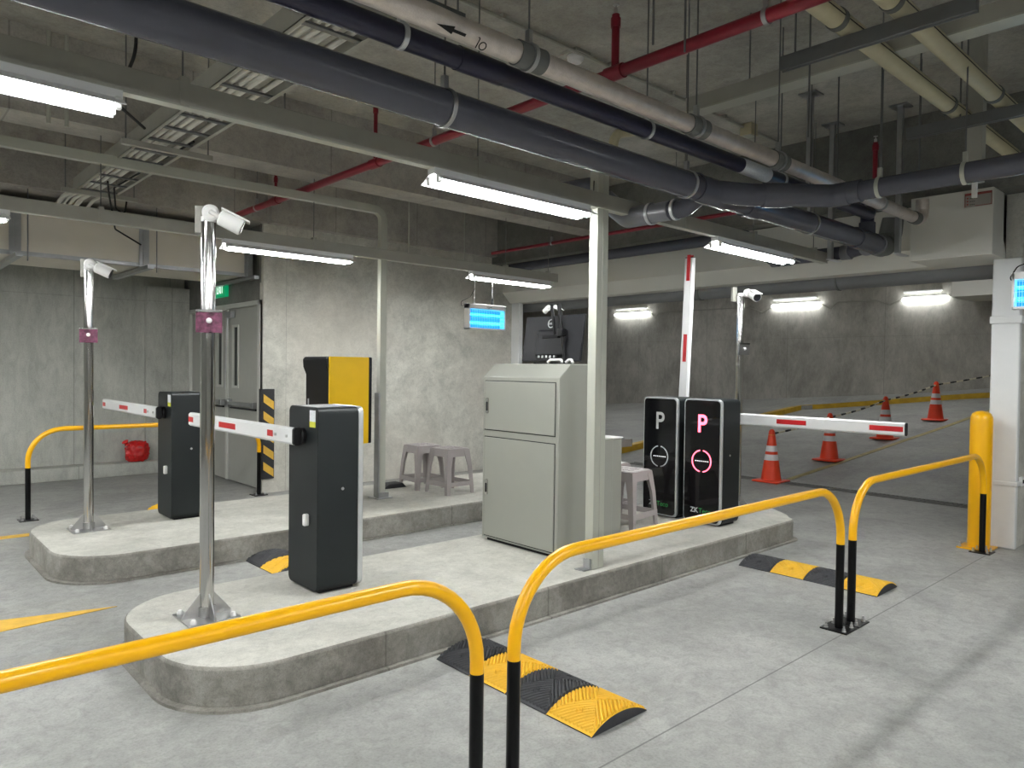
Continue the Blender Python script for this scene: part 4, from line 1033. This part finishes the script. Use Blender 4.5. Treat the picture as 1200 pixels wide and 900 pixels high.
# hanging wires over the far wall
for i, (x, y, z0, z1, l) in enumerate(((4.9, 7.2, 2.72, 3.85, 'thin wire hanging over the concrete wall, left of the far tube light'), (5.9, 7.4, 2.75, 3.85, 'thin wire hanging behind the right end of the far tube light'))):
    tag(MB().tube([(x, y, z1), (x, y, z0 + .08), (x + .05, y, z0)], .008, 6).obj('hanging_wire', 'post'), l, 'wire')

# ------------------------------------------------------------------ notice on the beam box
t = thing('notice_plate', 'faded red bordered notice plate on the painted box at the right', 'sign', (7.055, 1.9, 2.94))
MB().box(7.048, 7.059, 1.80, 2.0, 2.935, 3.05).obj('plate', 'sign_bg', t)
b = MB(); b.box(7.046, 7.048, 1.80, 2.0, 3.03, 3.05).box(7.046, 7.048, 1.995, 2.0, 2.935, 3.05).box(7.046, 7.048, 1.80, 1.804, 2.935, 3.05).box(7.046, 7.048, 1.80, 1.92, 2.935, 2.940)
for k in range(3): b.box(7.046, 7.048, 1.972, 1.984, 2.95 + k * .026, 2.962 + k * .026)
b.obj('border_marks', 'sign_red', t, smooth=0)
b = MB()
for k in range(3):
    for q in range(3): b.box(7.0465, 7.048, 1.925 + q * .014, 1.934 + q * .014, 2.95 + k * .026, 2.955 + k * .026)
b.obj('print_marks', 'dark_pl', t, smooth=0)

# ------------------------------------------------------------------ camera, world
Yw, Pt, Rl, Fp, HC = R(47.553), R(-1.132), R(.732), 849.93, 1.5
fw = Vector((math.cos(Pt) * math.cos(Yw), math.cos(Pt) * math.sin(Yw), math.sin(Pt)))
rt = Vector((math.sin(Yw), -math.cos(Yw), 0)); up = rt.cross(fw)
c, s = math.cos(Rl), math.sin(Rl)
r2 = rt * c + up * s; u2 = up * c - rt * s
cam = bpy.data.cameras.new('camera'); co = bpy.data.objects.new('camera', cam); COL.objects.link(co)
m = Matrix((r2, u2, -fw)).transposed().to_4x4(); m.translation = Vector((0, 0, HC)); co.matrix_world = m
cam.sensor_fit = 'HORIZONTAL'; cam.sensor_width = 36; cam.lens = 36 * Fp / 1200; cam.clip_start = .05; cam.clip_end = 100
scene.camera = co
w = bpy.data.worlds.new('world'); scene.world = w; w.use_nodes = True
w.node_tree.nodes['Background'].inputs[0].default_value = (.75, .78, .8, 1); w.node_tree.nodes['Background'].inputs[1].default_value = .12
vs_ = scene.view_settings
scene.display_settings.display_device = 'sRGB'
vs_.view_transform = 'Standard'; vs_.look = 'None'; vs_.gamma = 1; vs_.use_curve_mapping = False
vs_.exposure = .88
cy = scene.cycles
cy.use_denoising = True; cy.max_bounces = 8; cy.diffuse_bounces = 5; cy.glossy_bounces = 4; cy.sample_clamp_indirect = 6; cy.caustics_reflective = False; cy.caustics_refractive = False
cy.use_light_tree = True
